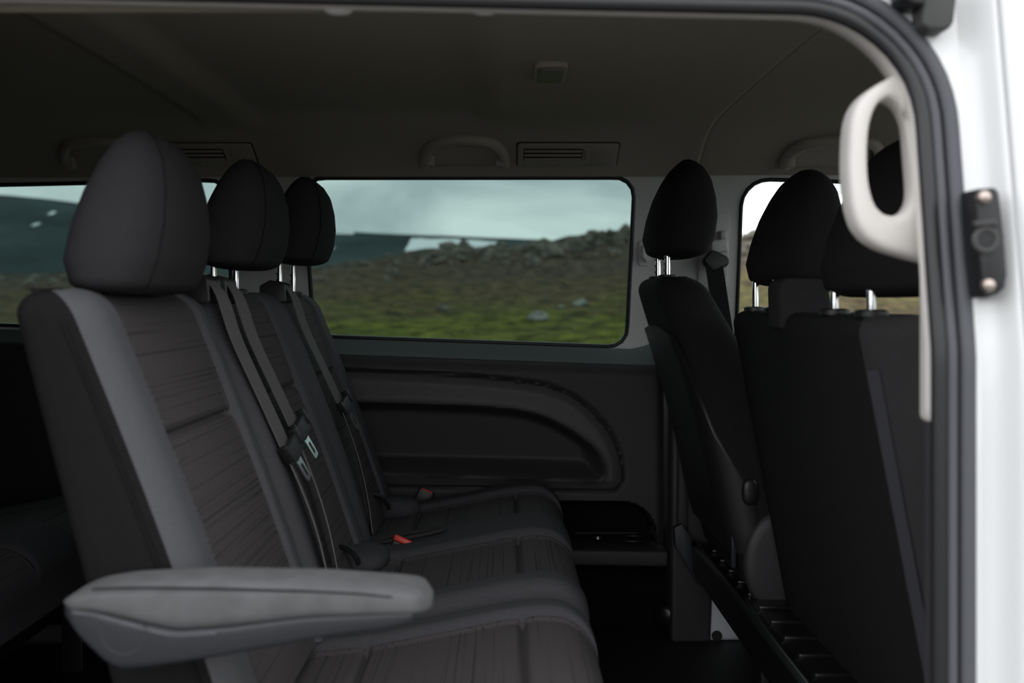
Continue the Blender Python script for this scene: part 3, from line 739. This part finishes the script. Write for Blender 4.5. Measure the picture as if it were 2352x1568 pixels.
# pressed-steel frame carrying the front row
fb = thing('seat_base_frame', (.53, 1.8, -.84), 'black pressed steel frame running under the front seats', 'seat frame')
prism('crossbeam', round_poly([(.450, -.655), (.448, -.585), (.458, -.573), (.475, -.583), (.62, -.585), (.62, -.655)], .006), 1.12, 2.40, 'glossblack', fb, .003, 2)
for k in range(14):
    y = 1.20 + k * .085; box('rib', (.480, .545), (y, y + .010), (-.586, -.577), 'glossblack', fb, .003, 2)
for y in (1.25, 1.95): box('leg', (.50, .60), (y, y + .04), (-.838, -.65), 'blackplastic', fb, .006)
prism('end_bracket', round_poly([(.405, -.545), (.425, -.535), (.445, -.565), (.452, -.62), (.478, -.675), (.462, -.682), (.432, -.63), (.408, -.59)], .004), 2.385, 2.405, 'armshell', fb, .003)

dX = lambda z: 0.305 - 0.285 * (z - .03) + .012 * math.sin(max(0, min(1, (.05 - z) / .5)) * math.pi)
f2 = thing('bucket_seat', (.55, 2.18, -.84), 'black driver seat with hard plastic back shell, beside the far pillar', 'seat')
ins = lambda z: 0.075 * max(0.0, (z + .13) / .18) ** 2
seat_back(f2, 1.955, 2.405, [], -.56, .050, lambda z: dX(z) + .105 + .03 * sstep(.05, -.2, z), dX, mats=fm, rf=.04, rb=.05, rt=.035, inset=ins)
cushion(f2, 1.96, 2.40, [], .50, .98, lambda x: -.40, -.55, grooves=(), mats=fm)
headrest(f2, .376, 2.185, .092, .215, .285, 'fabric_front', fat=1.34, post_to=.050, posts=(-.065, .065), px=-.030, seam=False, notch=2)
# plastic back shell wrapped over the rear face
us = np.linspace(-1, 1, 41); vs_ = np.linspace(0, 1, 36); sv = []
def shell_pt(u, v, off):
    top = -.055 - .02 * abs(u) ** 2 - .30 * max(0, (abs(u) - .80) / .20) ** 1.6
    z = -.50 + (top + .50) * v; s = ins(z); y = 2.18 + u * (.229 - s)
    rise = er((1 - abs(u)) * .22, .055)
    return (dX(z) - .012 + rise - off + .010 * (1 - sstep(0, .06, (1 - abs(u)))), y, z)
for u in us:
    for v in vs_: sv.append(shell_pt(u, v, 0))
for u in us:
    for v in vs_:
        p = shell_pt(u, v, -.010); sv.append((p[0], 2.18 + (p[1] - 2.18) * .985, p[2]))
nn = len(us) * len(vs_); nv_ = len(vs_); sfaces = grid_faces(len(us), nv_); sfaces += [tuple(nn + i for i in f[::-1]) for f in grid_faces(len(us), nv_)]
for i in range(len(us) - 1):
    for j in (0, nv_ - 1): sfaces.append((i * nv_ + j, (i + 1) * nv_ + j, nn + (i + 1) * nv_ + j, nn + i * nv_ + j))
for j in range(nv_ - 1):
    for i in (0, len(us) - 1): sfaces.append((i * nv_ + j, i * nv_ + j + 1, nn + i * nv_ + j + 1, nn + i * nv_ + j))
obj('back_shell', sv, sfaces, 'blackplastic', f2, True, 50)
# round recliner cover at the hip
rc = []
for y, r in ((1.958, .086), (1.950, .084), (1.945, .078), (1.943, .060)):
    rc.append([(.535 + r * .78 * math.cos(a), y, -.515 + r * 1.15 * math.sin(a)) for a in np.linspace(0, 2 * math.pi, 41)[:-1]])
loft('recliner_cover', rc, 'plastic', f2, angle=50)
lump('lumbar_knob', (.480, 1.952, -.375), (.016, .010, .026), 'blackplastic', f2)
box('seat_side_bracket', (.448, .458), (1.97, 1.985), (-.53, -.45), 'armshell', f2, .002)

# ------------------------------------------------------------------ belts and buckles
def on_back(y, z, off=.008): return (XF2(z) + off, y, z)
def tongue(t, p, d, w, sc=1.0):
    """black grip with a bright slotted blade; p centre, d along the blade, w across"""
    p, d, w = Vector(p), Vector(d).normalized(), Vector(w); w = (w - d * w.dot(d)).normalized(); n = d.cross(w).normalized()
    if n.x < 0: n = -n
    def slab(name, pts, th, mat, par, off=0.0, bev=.001):
        bm = bmesh.new(); A = [bm.verts.new(p + d * a + w * b + n * (off - th / 2)) for a, b in pts]; B = [bm.verts.new(p + d * a + w * b + n * (off + th / 2)) for a, b in pts]
        bm.faces.new(A); bm.faces.new(B[::-1]); k = len(pts)
        for i in range(k): bm.faces.new((A[i], B[i], B[(i + 1) % k], A[(i + 1) % k]))
        bmesh.ops.recalc_face_normals(bm, faces=bm.faces); bevel_bm(bm, bev, 2); return bmobj(name, bm, mat, par)
    g = slab('tongue_grip', round_poly([(-.006, -.032), (.020, -.032), (.026, -.012), (.026, .012), (.020, .032), (-.006, .032)], .005, 4), .012, 'plastic', t, .004, .003)
    for s in (-1, 1): slab('grip_side', round_poly([(-.014, s * .026), (-.014, s * .034), (.016, s * .034), (.016, s * .026)], .003, 3), .015, 'blackplastic', g, .005, .002)
    # blade as a ring with an open slot
    o = resample(round_poly([(.022, -.016), (.030, -.0105), (.066, -.0105), (.066, .0105), (.030, .0105), (.022, .016)], .004, 5), 48)
    i_ = resample(round_poly([(.036, -.0045), (.058, -.0045), (.058, .0045), (.036, .0045)], .002, 5), 48)
    k0 = min(range(48), key=lambda k: (Vector(i_[k]) - Vector(o[0])).length); i_ = i_[k0:] + i_[:k0]
    # match direction
    if (i_[1] - i_[0]).dot(o[1] - o[0]) < 0: i_ = [i_[0]] + i_[1:][::-1]
    def P3(q, e): return p + d * q[0] + w * q[1] + n * (.004 + e)
    L = [[P3(q, -.0012) for q in o], [P3(q, .0012) for q in o], [P3(q, .0012) for q in i_], [P3(q, -.0012) for q in i_], [P3(q, -.0012) for q in o]]
    loft('tongue_blade', L, 'steel', g, caps=False, angle=30)

def belt(label, top, mid, bottom, tz, yoff=0.0):
    """belt hanging in front of the backrest: guide on top, tongue at height tz"""
    t = thing('seat_belt', on_back(bottom[0], bottom[1]), label, 'seat belt', 'belts of the bench')
    (ya, za), (ym_, zm), (yb, zbm) = top, mid, bottom
    pts = [(-.487, ya, .005), (-.476, ya, .032), (-.452, ya + .004, .030)]
    zs = np.linspace(.010, zm, 18)
    def yy(z): return ya + (ym_ - ya) * (za - z) / (za - zm)
    off = lambda z: .010 + .010 * math.exp(-((z - .01) / .05) ** 2)
    up = pts + [on_back(yy(z), z, off(z)) for z in zs]
    ribbon('webbing', up, .046, 'webbing', t, wdir=(0.12, 1, -.10))
    lo = [on_back(ym_ + (yb - ym_) * k, zm - .006 + (zbm - zm) * k, .007 + .010 * math.sin(k * math.pi) - .004 * k) for k in np.linspace(0, 1, 14)]
    ribbon('lap_webbing', lo, .046, 'webbing', t, wdir=[(-.22, 1, 0)] * 14)
    a = on_back(ym_, zm, .014); b = on_back(ym_, zm - .1, .016)
    tongue(t, a, (b[0] - a[0] + .01, .035, b[2] - a[2]), (0.12, 1, .18))
    prism('belt_guide', round_poly([(-.50, -.005), (-.50, .030), (-.478, .042), (-.448, .034), (-.444, -.005)], .006), ya - .033, ya - .026, 'blackplastic', t, .002)
    prism('belt_guide', round_poly([(-.50, -.005), (-.50, .030), (-.478, .042), (-.448, .034), (-.444, -.005)], .006), ya + .026, ya + .033, 'blackplastic', t, .002)
    return t
belt('seat belt lying over the seam between armrest seat and double bench', (1.532, .02), (1.592, -.233), (1.572, -.47), -.233)
belt('seat belt crossing the striped insert nearest the armrest seat, steel tongue uppermost', (1.628, .02), (1.692, -.213), (1.65, -.47), -.213)
belt('thin-looking seat belt hanging at the middle of the double bench', (2.058, .02), (2.150, -.222), (2.035, -.475), -.222)

b1 = thing('belt_buckle', (-.20, 1.985, -.50), 'black buckle with bright red button sunk between the cushions', 'belt buckle')
box('buckle_body', (-.232, -.186), (1.974, 2.002), (-.52, -.480), 'blackplastic', b1, .005, rot=[('Y', 20)])
box('release_button', (-.222, -.184), (1.972, 1.996), (-.484, -.472), 'red', b1, .003, rot=[('Y', 22), ('X', -14)])
tube('buckle_pocket', [(-.195 + .075 * math.cos(a), 2.000 + .020 * math.sin(a), -.472 + .014 * math.cos(a)) for a in np.linspace(0, 2 * math.pi, 30)[:-1]], .004, 'fabric_dark', b1, 8, True)
b2 = thing('belt_buckle', (-.2, 2.455, -.56), 'black buckle with thin red edge standing by the far wall panel', 'belt buckle')
box('buckle_body', (-.232, -.192), (2.443, 2.463), (-.56, -.462), 'blackplastic', b2, .004, rot=[('Y', 25)])
box('release_button', (-.226, -.198), (2.444, 2.449), (-.464, -.4605), 'red', b2, .001, rot=[('Y', 25)], piv=(-.212, 2.453, -.511))

# driver belt on the far pillar
db = thing('shoulder_belt', (.50, 2.44, -.2), 'black belt hanging from height adjuster on the far pillar', 'seat belt')
ap_ = round_poly([(.480, .03), (.480, .215), (.555, .215), (.555, .03)], .012, 5)
prism('adjuster_plate', ap_, yl(.1) - .010, yl(.1) - .001, 'lightgrey', db, .003, yfun=lambda x, z: -.17 * (z - .1))
box('adjuster_slide', (.505, .548), (2.440, 2.472), (.118, .150), 'lightgrey', db, .006, rot=[('Y', -8)])
box('adjuster_button', (.528, .545), (2.438, 2.462), (.150, .172), 'lightgrey', db, .004)
prism('belt_loop', round_poly([(.478, .095), (.505, .125), (.548, .105), (.545, .085), (.505, .070)], .014), 2.425, 2.45, 'blackplastic', db, .004)
ribbon('webbing', [(.508, 2.432, .104), (.513, 2.424, .06), (.520, 2.415, .0), (.530, 2.405, -.08), (.545, 2.39, -.2), (.56, 2.38, -.4)], .046, 'seam', db, wdir=(1, .25, .1))
ck = thing('coat_hook', (.342, 2.48, .12), 'small pale coat hook on the far pillar beside tinted window', 'hook')
tube('hook', [(.345, yl(.13) - .001, .135), (.342, yl(.13) - .013, .128), (.342, yl(.12) - .016, .110), (.352, yl(.1) - .012, .098)], [.006, .006, .007, .006], 'lightgrey', ck, 10)
prism('hook_base', round_poly([(.330, .085), (.330, .15), (.362, .15), (.362, .085)], .012), yl(.12) - .006, yl(.12), 'lightgrey', ck, .003, yfun=lambda x, z: -.17 * (z - .12))

# ------------------------------------------------------------------ roof fittings
def cz_at(y): return float(np.interp(y, [p[0] for p in cprof], [p[1] for p in cprof]))
dl = thing('dome_lamp', (.078, 1.745, .39), 'small rectangular dome lamp with clouded lens set in the headliner', 'lamp')
def slab_xy(name, x0, x1, y0, y1, z0, z1, mat, par, r, bev):
    return prism(name, round_poly([(x0, y0), (x1, y0), (x1, y1), (x0, y1)], r), z0, z1, mat, par, bev, plane='xy')
slab_xy('lamp_bezel', .050, .108, 1.685, 1.815, .396, .412, 'ventplastic', dl, .014, .003)
slab_xy('lamp_lens', .057, .101, 1.700, 1.800, .3915, .402, 'lens', dl, .009, .003)
slab_xy('lamp_switch', .069, .087, 1.803, 1.812, .394, .40, 'lightgrey', dl, .002, .001)

def roof_handle(label, x0, x1, y, zt, h=.050):
    """folding grab handle: arched bar with two feet and a recessed backing"""
    t = thing('grab_handle', ((x0 + x1) / 2, y, zt - h), label, 'handle', 'far-side grab handles')
    w = x1 - x0; pts = []
    path = spline([(x0 + .004, 0, zt - h), (x0 + .010, 0, zt - .024), (x0 + .030, 0, zt - .008), (x0 + .06, 0, zt - .002), ((x0 + x1) / 2, 0, zt), (x1 - .06, 0, zt - .002), (x1 - .030, 0, zt - .008), (x1 - .010, 0, zt - .024), (x1 - .004, 0, zt - h)], 6)
    def yy(z): return float(np.interp(z, [p[1] for p in cprof][::-1][:30], [p[0] for p in cprof][::-1][:30])) 
    P = [(p.x, yy(p.z) - .014, p.z) for p in path]
    tube('handle_bar', P, .0135, 'ventplastic', t, 14, False, (1.1, .8))
    bp = round_poly([(x0 + .012, zt - h), (x0 + .03, zt - .010), (x1 - .03, zt - .010), (x1 - .012, zt - h)], .012)
    bm = bmesh.new(); a = [bm.verts.new((p[0], yy(p[1]) - .003, p[1])) for p in bp]; b = [bm.verts.new((p[0], yy(p[1]) + .003, p[1])) for p in bp]
    bm.faces.new(a); bm.faces.new(b[::-1]); k = len(bp)
    for i in range(k): bm.faces.new((a[i], b[i], b[(i + 1) % k], a[(i + 1) % k]))
    bmobj('handle_backing', bm, 'ventplastic', t)
    for xx in (x0 + .004, x1 - .028): box('handle_foot', (xx, xx + .024), (yy(zt - h + .012) - .020, yy(zt - h + .012) + .004), (zt - h - .004, zt - h + .026), 'ventplastic', t, .006)
    return t
roof_handle('taupe grab handle above the wide tinted window, beside the air vent', -.197, .003, 2.40, .375)
roof_handle('taupe grab handle above the rear window, behind the nearest headrest', -1.06, -.86, 2.40, .372)
roof_handle('taupe grab handle above the clear front window', .668, .90, 2.40, .372, .05)

def vent(label, x0, x1):
    t = thing('air_vent', ((x0 + x1) / 2, 2.40, .33), label, 'vent', 'roof air vents')
    z0, z1 = .330, .369; th = math.atan2(2.425 - 2.345, .367 - .318)     # follow the slope of the roof edge
    def yy(z): return float(np.interp(z, [p[1] for p in cprof][::-1][:40], [p[0] for p in cprof][::-1][:40]))
    ya, yb = yy(z0), yy(z1); L = math.hypot(z1 - z0, ya - yb)
    ez = Vector((0, (yb - ya), (z1 - z0))).normalized(); en = Vector((0, -ez.z, ez.y)); o = Vector((0, ya, z0))
    def slab(name, a0, a1, b0, b1, d0, d1, mat, par, bev=.001, r=.004):
        pl = round_poly([(a0, b0), (a1, b0), (a1, b1), (a0, b1)], r, 4); bm = bmesh.new()
        A = [bm.verts.new(o + Vector((p[0], 0, 0)) + ez * p[1] + en * d0) for p in pl]; B = [bm.verts.new(o + Vector((p[0], 0, 0)) + ez * p[1] + en * d1) for p in pl]
        bm.faces.new(A); bm.faces.new(B[::-1]); k = len(pl)
        for i in range(k): bm.faces.new((A[i], B[i], B[(i + 1) % k], A[(i + 1) % k]))
        bmesh.ops.recalc_face_normals(bm, faces=bm.faces); bevel_bm(bm, bev, 2); return bmobj(name, bm, mat, par)
    w = x1 - x0
    slab('vent_gasket', x0 - .003, x1 + .003, -.005, L + .007, -.002, .0022, 'blackplastic', t, .0005, .009)  # black slab stands in for the shaded gap around the frame
    slab('vent_frame', x0, x1, -.002, L + .004, -.002, .007, 'ventplastic', t, .0015, .008)
    s = slab('vent_grille', x0 + .014, x0 + .014 + w * .59, L * .30, L * .86, .004, .0075, 'blackplastic', t, .0005, .002)
    for k in range(3): slab('slat', x0 + .016, x0 + .012 + w * .59, L * (.33 + .19 * k), L * (.33 + .19 * k) + L * .10, .0075, .0095, 'ventplastic', s, .0005, .001)
    slab('vent_wheel', x0 + w * .675, x0 + w * .695, L * .36, L * .82, .006, .0105, 'ventplastic', t, .001, .002)
    slab('vent_tab', x0 + w * .28, x0 + w * .38, L * .10, L * .24, .006, .0095, 'ventplastic', t, .001, .004)
    slab('vent_cover', x0 + w * .735, x0 + w * .945, L * .06, L * .90, .006, .0078, 'ventplastic', t, .0006, .003)
    return t
vent('taupe air vent above the wide tinted window, beside the grab handle', .030, .268)
vent('taupe air vent above the rear window, between two headrests', -.800, -.597)

# lugs of the folded handle on the near roof rail
lg = thing('rail_handle', (-.10, 1.06, .27), 'folded beige grab handle with two rounded lugs on the door-side rail', 'handle')
for xa in (-.178, -.022):
    lump('handle_lug', (xa, 1.060, .3175), (.0175, .018, .0125), 'beige', lg)
tube('handle_bar', [(x, 1.072, .324) for x in np.linspace(-.178, -.022, 8)], .006, 'beige', lg, 10)

# ------------------------------------------------------------------ fittings of the door aperture
gh = thing('pillar_grab_handle', (.39, 1.05, .0), 'large beige plastic loop handle on the door pillar', 'handle')
outer = [(2150, 150), (2085, 160), (2020, 190), (1968, 228), (1944, 275), (1937, 350), (1938, 420), (1947, 490), (1968, 540), (2010, 572), (2070, 592), (2128, 606), (2175, 606), (2172, 400)]
inner = [(2058, 250), (2030, 232), (2003, 248), (1988, 290), (1983, 350), (1986, 420), (2000, 470), (2022, 492), (2050, 496), (2075, 480), (2085, 440), (2080, 360), (2073, 290)]
D = 1.048
sm = lambda l: [(p.x, p.y) for p in spline([(a, b, 0) for a, b in px(l + l[:1], D)], 6)]
O_ = resample(sm(outer)[:-1], 90); I_ = resample(sm(inner)[:-1], 90)
def align(a, b):
    ca = sum(a, Vector((0, 0))) / len(a); cb = sum(b, Vector((0, 0))) / len(b)
    def byang(l, c):
        out = []
        for k in range(len(l)):
            th = 2 * math.pi * k / len(l); dr = Vector((math.cos(th), math.sin(th)))
            best = max(l, key=lambda p: (p - c).normalized().dot(dr)); out.append(best)
        return out
    return byang(a, cb), byang(b, cb)
O_, I_ = align([Vector((p[0], p[1])) for p in O_], [Vector((p[0], p[1])) for p in I_])
y0_, y1_ = 1.030, 1.068; L = []
for t in np.linspace(0, 2 * math.pi, 25):
    # rounded tube-like section between the outer and the inner outline
    u = .5 - .5 * math.copysign(abs(math.cos(t)) ** .55, math.cos(t)); v = .5 - .5 * math.copysign(abs(math.sin(t)) ** .55, math.sin(t))
    L.append([(o.x + (i.x - o.x) * u, y0_ + (y1_ - y0_) * v, o.y + (i.y - o.y) * u) for o, i in zip(O_, I_)])
loft('handle_loop', L, 'beige', gh, caps=False, angle=70)
box('handle_mount', (.428, .455), (1.046, 1.066), (.045, .225), 'beige', gh, .008)

sk = thing('door_striker', (.468, .955, .0), 'black bolted latch plate with round hole on the white door jamb', 'door latch')
skp = px([(2221, 438), (2266, 435), (2275, 446), (2287, 545), (2293, 630), (2288, 662), (2274, 674), (2241, 688), (2232, 600)], .958)
prism('latch_plate', round_poly(skp, .003, 4), .940, .975, 'blackplastic', sk, .003)
for (a, b) in ((2252, 455), (2262, 655)):
    c = px([(a, b)], .945)[0]
    tube('bolt', [(c[0], .942, c[1]), (c[0], .936, c[1]), (c[0], .934, c[1])], [.0062, .0062, .0045], 'bolt', sk, 16)
c = px([(2258, 552)], .945)[0]
tube('hole_collar', [(c[0] + .0105 * math.cos(a), .940, c[1] + .0105 * math.sin(a)) for a in np.linspace(0, 2 * math.pi, 28)[:-1]], .003, 'bumper', sk, 8, True)
tube('hole', [(c[0], .9415, c[1]), (c[0], .9385, c[1])], .0082, 'floor', sk, 20)
prism('latch_rib', px([(2230, 508), (2284, 503), (2287, 520), (2232, 524)], .943), .936, .944, 'plastic', sk, .002)
rb = thing('door_bumper', (.42, .955, .26), 'black rubber door stop at the top corner of the jamb', 'door stop')
prism('bumper_block', round_poly(px([(2122, -60), (2120, 55), (2135, 68), (2180, 68), (2193, 50), (2205, -60)], .990), (.004, .006, .006, .008, .01, .004), 4), .990, 1.02, 'bumper', rb, .006, 3)
prism('bumper_bracket', px([(2066, -60), (2078, -4), (2100, 8), (2124, 10), (2124, -60)], .985), .985, 1.02, 'rubber', rb, .003)

# ------------------------------------------------------------------ the land outside
def vnoise(x, y, seed=0):
    xi, yi = np.floor(x).astype(np.int64), np.floor(y).astype(np.int64); fx, fy = x - xi, y - yi
    fx, fy = fx * fx * (3 - 2 * fx), fy * fy * (3 - 2 * fy)
    def h(a, b):
        n = (a * 374761393 + b * 668265263 + seed * 1442695041) & 0xffffffff
        n = ((n ^ (n >> 13)) * 1274126177) & 0xffffffff; return ((n ^ (n >> 16)) & 0xffff) / 65535.0
    return (h(xi, yi) * (1 - fx) + h(xi + 1, yi) * fx) * (1 - fy) + (h(xi, yi + 1) * (1 - fx) + h(xi + 1, yi + 1) * fx) * fy
def fbm(x, y, o=4, seed=0):
    s = 0; a = .5
    for k in range(o): s = s + a * vnoise(x * 2 ** k, y * 2 ** k, seed + k); a *= .5
    return s
CREST = 46.0
ES = [-1.2, -.8, -.55, -.44, -.30, -.188, -.13, -.087, -.03, .0, .06, .09, .13, .24, .42, .8, 1.2]
EL = [.02, .02, .026, .028, .026, .032, .043, .0525, .0535, .056, .060, .065, .065, .064, .064, .05, .04]
def ground(X, Y):
    """height relative to the lens, and how far up the hill (0..1)"""
    crest = np.interp(X / CREST, ES, EL) * CREST
    t = np.clip((Y - 9.0) / (CREST - 9.0), 0, 1); rise = t ** 1.15
    z = -1.44 + (crest + 1.44) * rise
    back = np.clip((Y - CREST) / 60.0, 0, 1); z = z - back * 7.0
    amp = 0.10 + 1.0 * np.clip((t - .55) / .45, 0, 1) ** 1.5 * np.interp(X / CREST, [-.3, -.08, .02, 1], [.2, .22, .9, 1])
    amp = amp * np.clip((Y - 4) / 8, 0, 1)
    z = z + amp * (fbm(X * .55, Y * .55, 5, 3) - .5) * 1.5 + .35 * np.clip(t * 2, 0, 1) * (fbm(X * .12, Y * .12, 3, 9) - .5)
    return z, rise
gx = np.concatenate([[-400, -250, -140], np.linspace(-75, -27, 40)[:-1], np.linspace(-27, 22, 260), np.linspace(22, 75, 40)[1:], [140, 250, 400]])
gy = np.concatenate([[-400, -200, -90], np.linspace(-40, 9, 25)[:-1], np.linspace(9, 34, 90)[:-1], np.linspace(34, 52, 130), np.linspace(52, 110, 20)[1:]])
GX, GY = np.meshgrid(gx, gy, indexing='ij'); GZ, GR = ground(GX, GY)
hs = obj('hillside', list(zip(GX.reshape(-1), GY.reshape(-1), GZ.reshape(-1))), grid_faces(len(gx), len(gy)), 'terrain', None, True, 80)
put(hs, 'green and brown grassy hillside rising outside the windows', 'hillside', kind='structure')
at = hs.data.attributes.new('rise', 'FLOAT', 'POINT'); at.data.foreach_set('value', GR.reshape(-1).astype(np.float32))

def rock_mesh(seed):
    bm = bmesh.new(); bmesh.ops.create_icosphere(bm, subdivisions=3, radius=1.0); r = random.Random(seed)
    pl = [(Vector((r.uniform(-1, 1), r.uniform(-1, 1), r.uniform(-.6, 1))).normalized(), r.uniform(.55, .85)) for _ in range(9)]
    ph = [r.uniform(0, 6) for _ in range(6)]
    for v in bm.verts:
        c = v.co.copy()
        for n, d in pl:
            k = c.dot(n)
            if k > d: c -= n * (k - d) * .85
        c *= 1 + .10 * math.sin(c.x * 5 + ph[0]) * math.sin(c.y * 5 + ph[1]) + .06 * math.sin(c.z * 9 + ph[2])
        v.co = c
    me = bpy.data.meshes.new('rock'); bm.to_mesh(me); bm.free()
    me.polygons.foreach_set('use_smooth', [True] * len(me.polygons)); me.set_sharp_from_angle(angle=math.radians(32)); return me
RM = [rock_mesh(s) for s in range(6)]; PM = []
for m in RM: m.materials.append(M['rock'])
for s in (20, 21, 22):
    m = rock_mesh(s); m.materials.append(M['palerock']); PM.append(m)
def rock(name, me, x, y, s, label, group):
    z = float(ground(np.array([x]), np.array([y]))[0][0])
    o = bpy.data.objects.new(name, me); C.objects.link(o); o.location = (x, y, z + ZC + s[2] * .25)
    o.scale = s; o.rotation_euler = (rnd.uniform(-.2, .2), rnd.uniform(-.2, .2), rnd.uniform(0, 6.3))
    return put(o, label, 'rock', group)
spots = []
def free(x, y, r):
    if any((x - a) ** 2 + (y - b) ** 2 < (r + c) ** 2 for a, b, c in spots): return False
    spots.append((x, y, r)); return True
PALE = ((0.67, 20.5, .21, 'broad pale boulder lying lowest on the green slope'), (1.74, 23.0, .165, 'rounded white boulder on the grass uphill of the broad boulder'),
        (1.27, 22.3, .07, 'small pale stone beside the rounded white boulder'), (-1.38, 22.5, .19, 'dark-sided grey boulder in the slope hollow'))
for x, y, k, l in PALE: free(x, y, k * 1.4)
n_crag = 0; tries = 0
while n_crag < 150 and tries < 9000:
    tries += 1; near = n_crag < 100
    x = -3.0 + 16.0 * rnd.random() if near else -24 + 44 * rnd.random()
    y = CREST - .8 - abs(rnd.gauss(0, 3.6)) if near else CREST - 2 - abs(rnd.gauss(0, 7))
    k = rnd.uniform(.16, .62) * (1 if near else .45); sx_ = k * rnd.uniform(.9, 1.4)
    if y < 14 or not free(x, y, max(sx_, k) * 1.12): continue
    if near: rock('crag_rock', RM[n_crag % 6], x, y, (sx_, k, k * rnd.uniform(.6, 1.1)), 'grey-brown crag rock bedded along the rocky hill crest', 'crag rocks on the hill')
    else: rock('slope_stone', RM[n_crag % 6], x, y, (sx_, k, k * rnd.uniform(.6, 1.0)), 'small grey-brown stone scattered on the open hillside', 'stones on the slope')
    n_crag += 1
for i, (x, y, k, l) in enumerate(PALE):
    rock('boulder', PM[i % 3] if i != 3 else RM[2], x, y, (k * 1.3, k, k * .8), l, None)
gv = obj('gravel_yard', [(-60, -60, -1.433), (60, -60, -1.433), (60, 4.6, -1.433), (-60, 4.6, -1.433)], [(0, 1, 2, 3)], 'gravel')
put(gv, 'grey gravel ground under and around the van', 'gravel', kind='structure')

# mountains beyond, with snow
MX = [-1500, -900, -600, -480, -400, -360, -300, -240, -180, -120, -60, 0, 60, 150, 300, 600, 1200]
MH = [60, 66, 70, 69, 72, 74, 68, 58, 53, 48.5, 45.0, 42.5, 38, 33, 28, 24, 20]
def mtn(X, Y):
    t = np.clip((Y - 430) / 240.0, 0, 1); h = np.interp(X, MX, MH) + 4 * (fbm(X * .02, X * 0 + 3, 3, 5) - .5)
    gull = (fbm(X * .03, Y * .004, 4, 11) - .5) * 60 * t * (1 - t)
    return -8 + (h + 8) * t + gull * .6
mx_ = np.linspace(-1500, 1200, 260); my_ = np.linspace(430, 760, 40)
A, B = np.meshgrid(mx_, my_, indexing='ij'); Zm = mtn(A, B) - np.clip(B - 670, 0, 999) * .4
mt = obj('mountain', list(zip(A.reshape(-1), B.reshape(-1), Zm.reshape(-1))), grid_faces(len(mx_), len(my_)), 'mountain', None, True, 80)
put(mt, 'dark blue-green mountain ridge far beyond the hill', 'mountain', kind='structure')
def snow(poly_x, y0, y1, amp, seed):
    nx, ny = 40, 8; v = []
    for x in np.linspace(poly_x[0], poly_x[1], nx):
        w = amp * (float(fbm(np.array([x * .09]), np.array([seed * 7.0]), 3, seed)[0]) - .5)
        for k in np.linspace(0, 1, ny):
            y = y0 + w * (1 - k) + (y1 + w * .3 - y0) * k
            v.append((x, y, float(mtn(np.array([x]), np.array([y]))[0]) + .7))
    obj('snow_patch', v, grid_faces(nx, ny), 'snow', mt, True, 80)
snow((-61, -5), 600, 648, 30, 2)
snow((-106, -103), 596, 604, 3, 4)
snow((-290, -287), 630, 638, 3, 5)
snow((-286, -283), 600, 608, 3, 6)
snow((-124, -100), 654, 662, 4, 8)
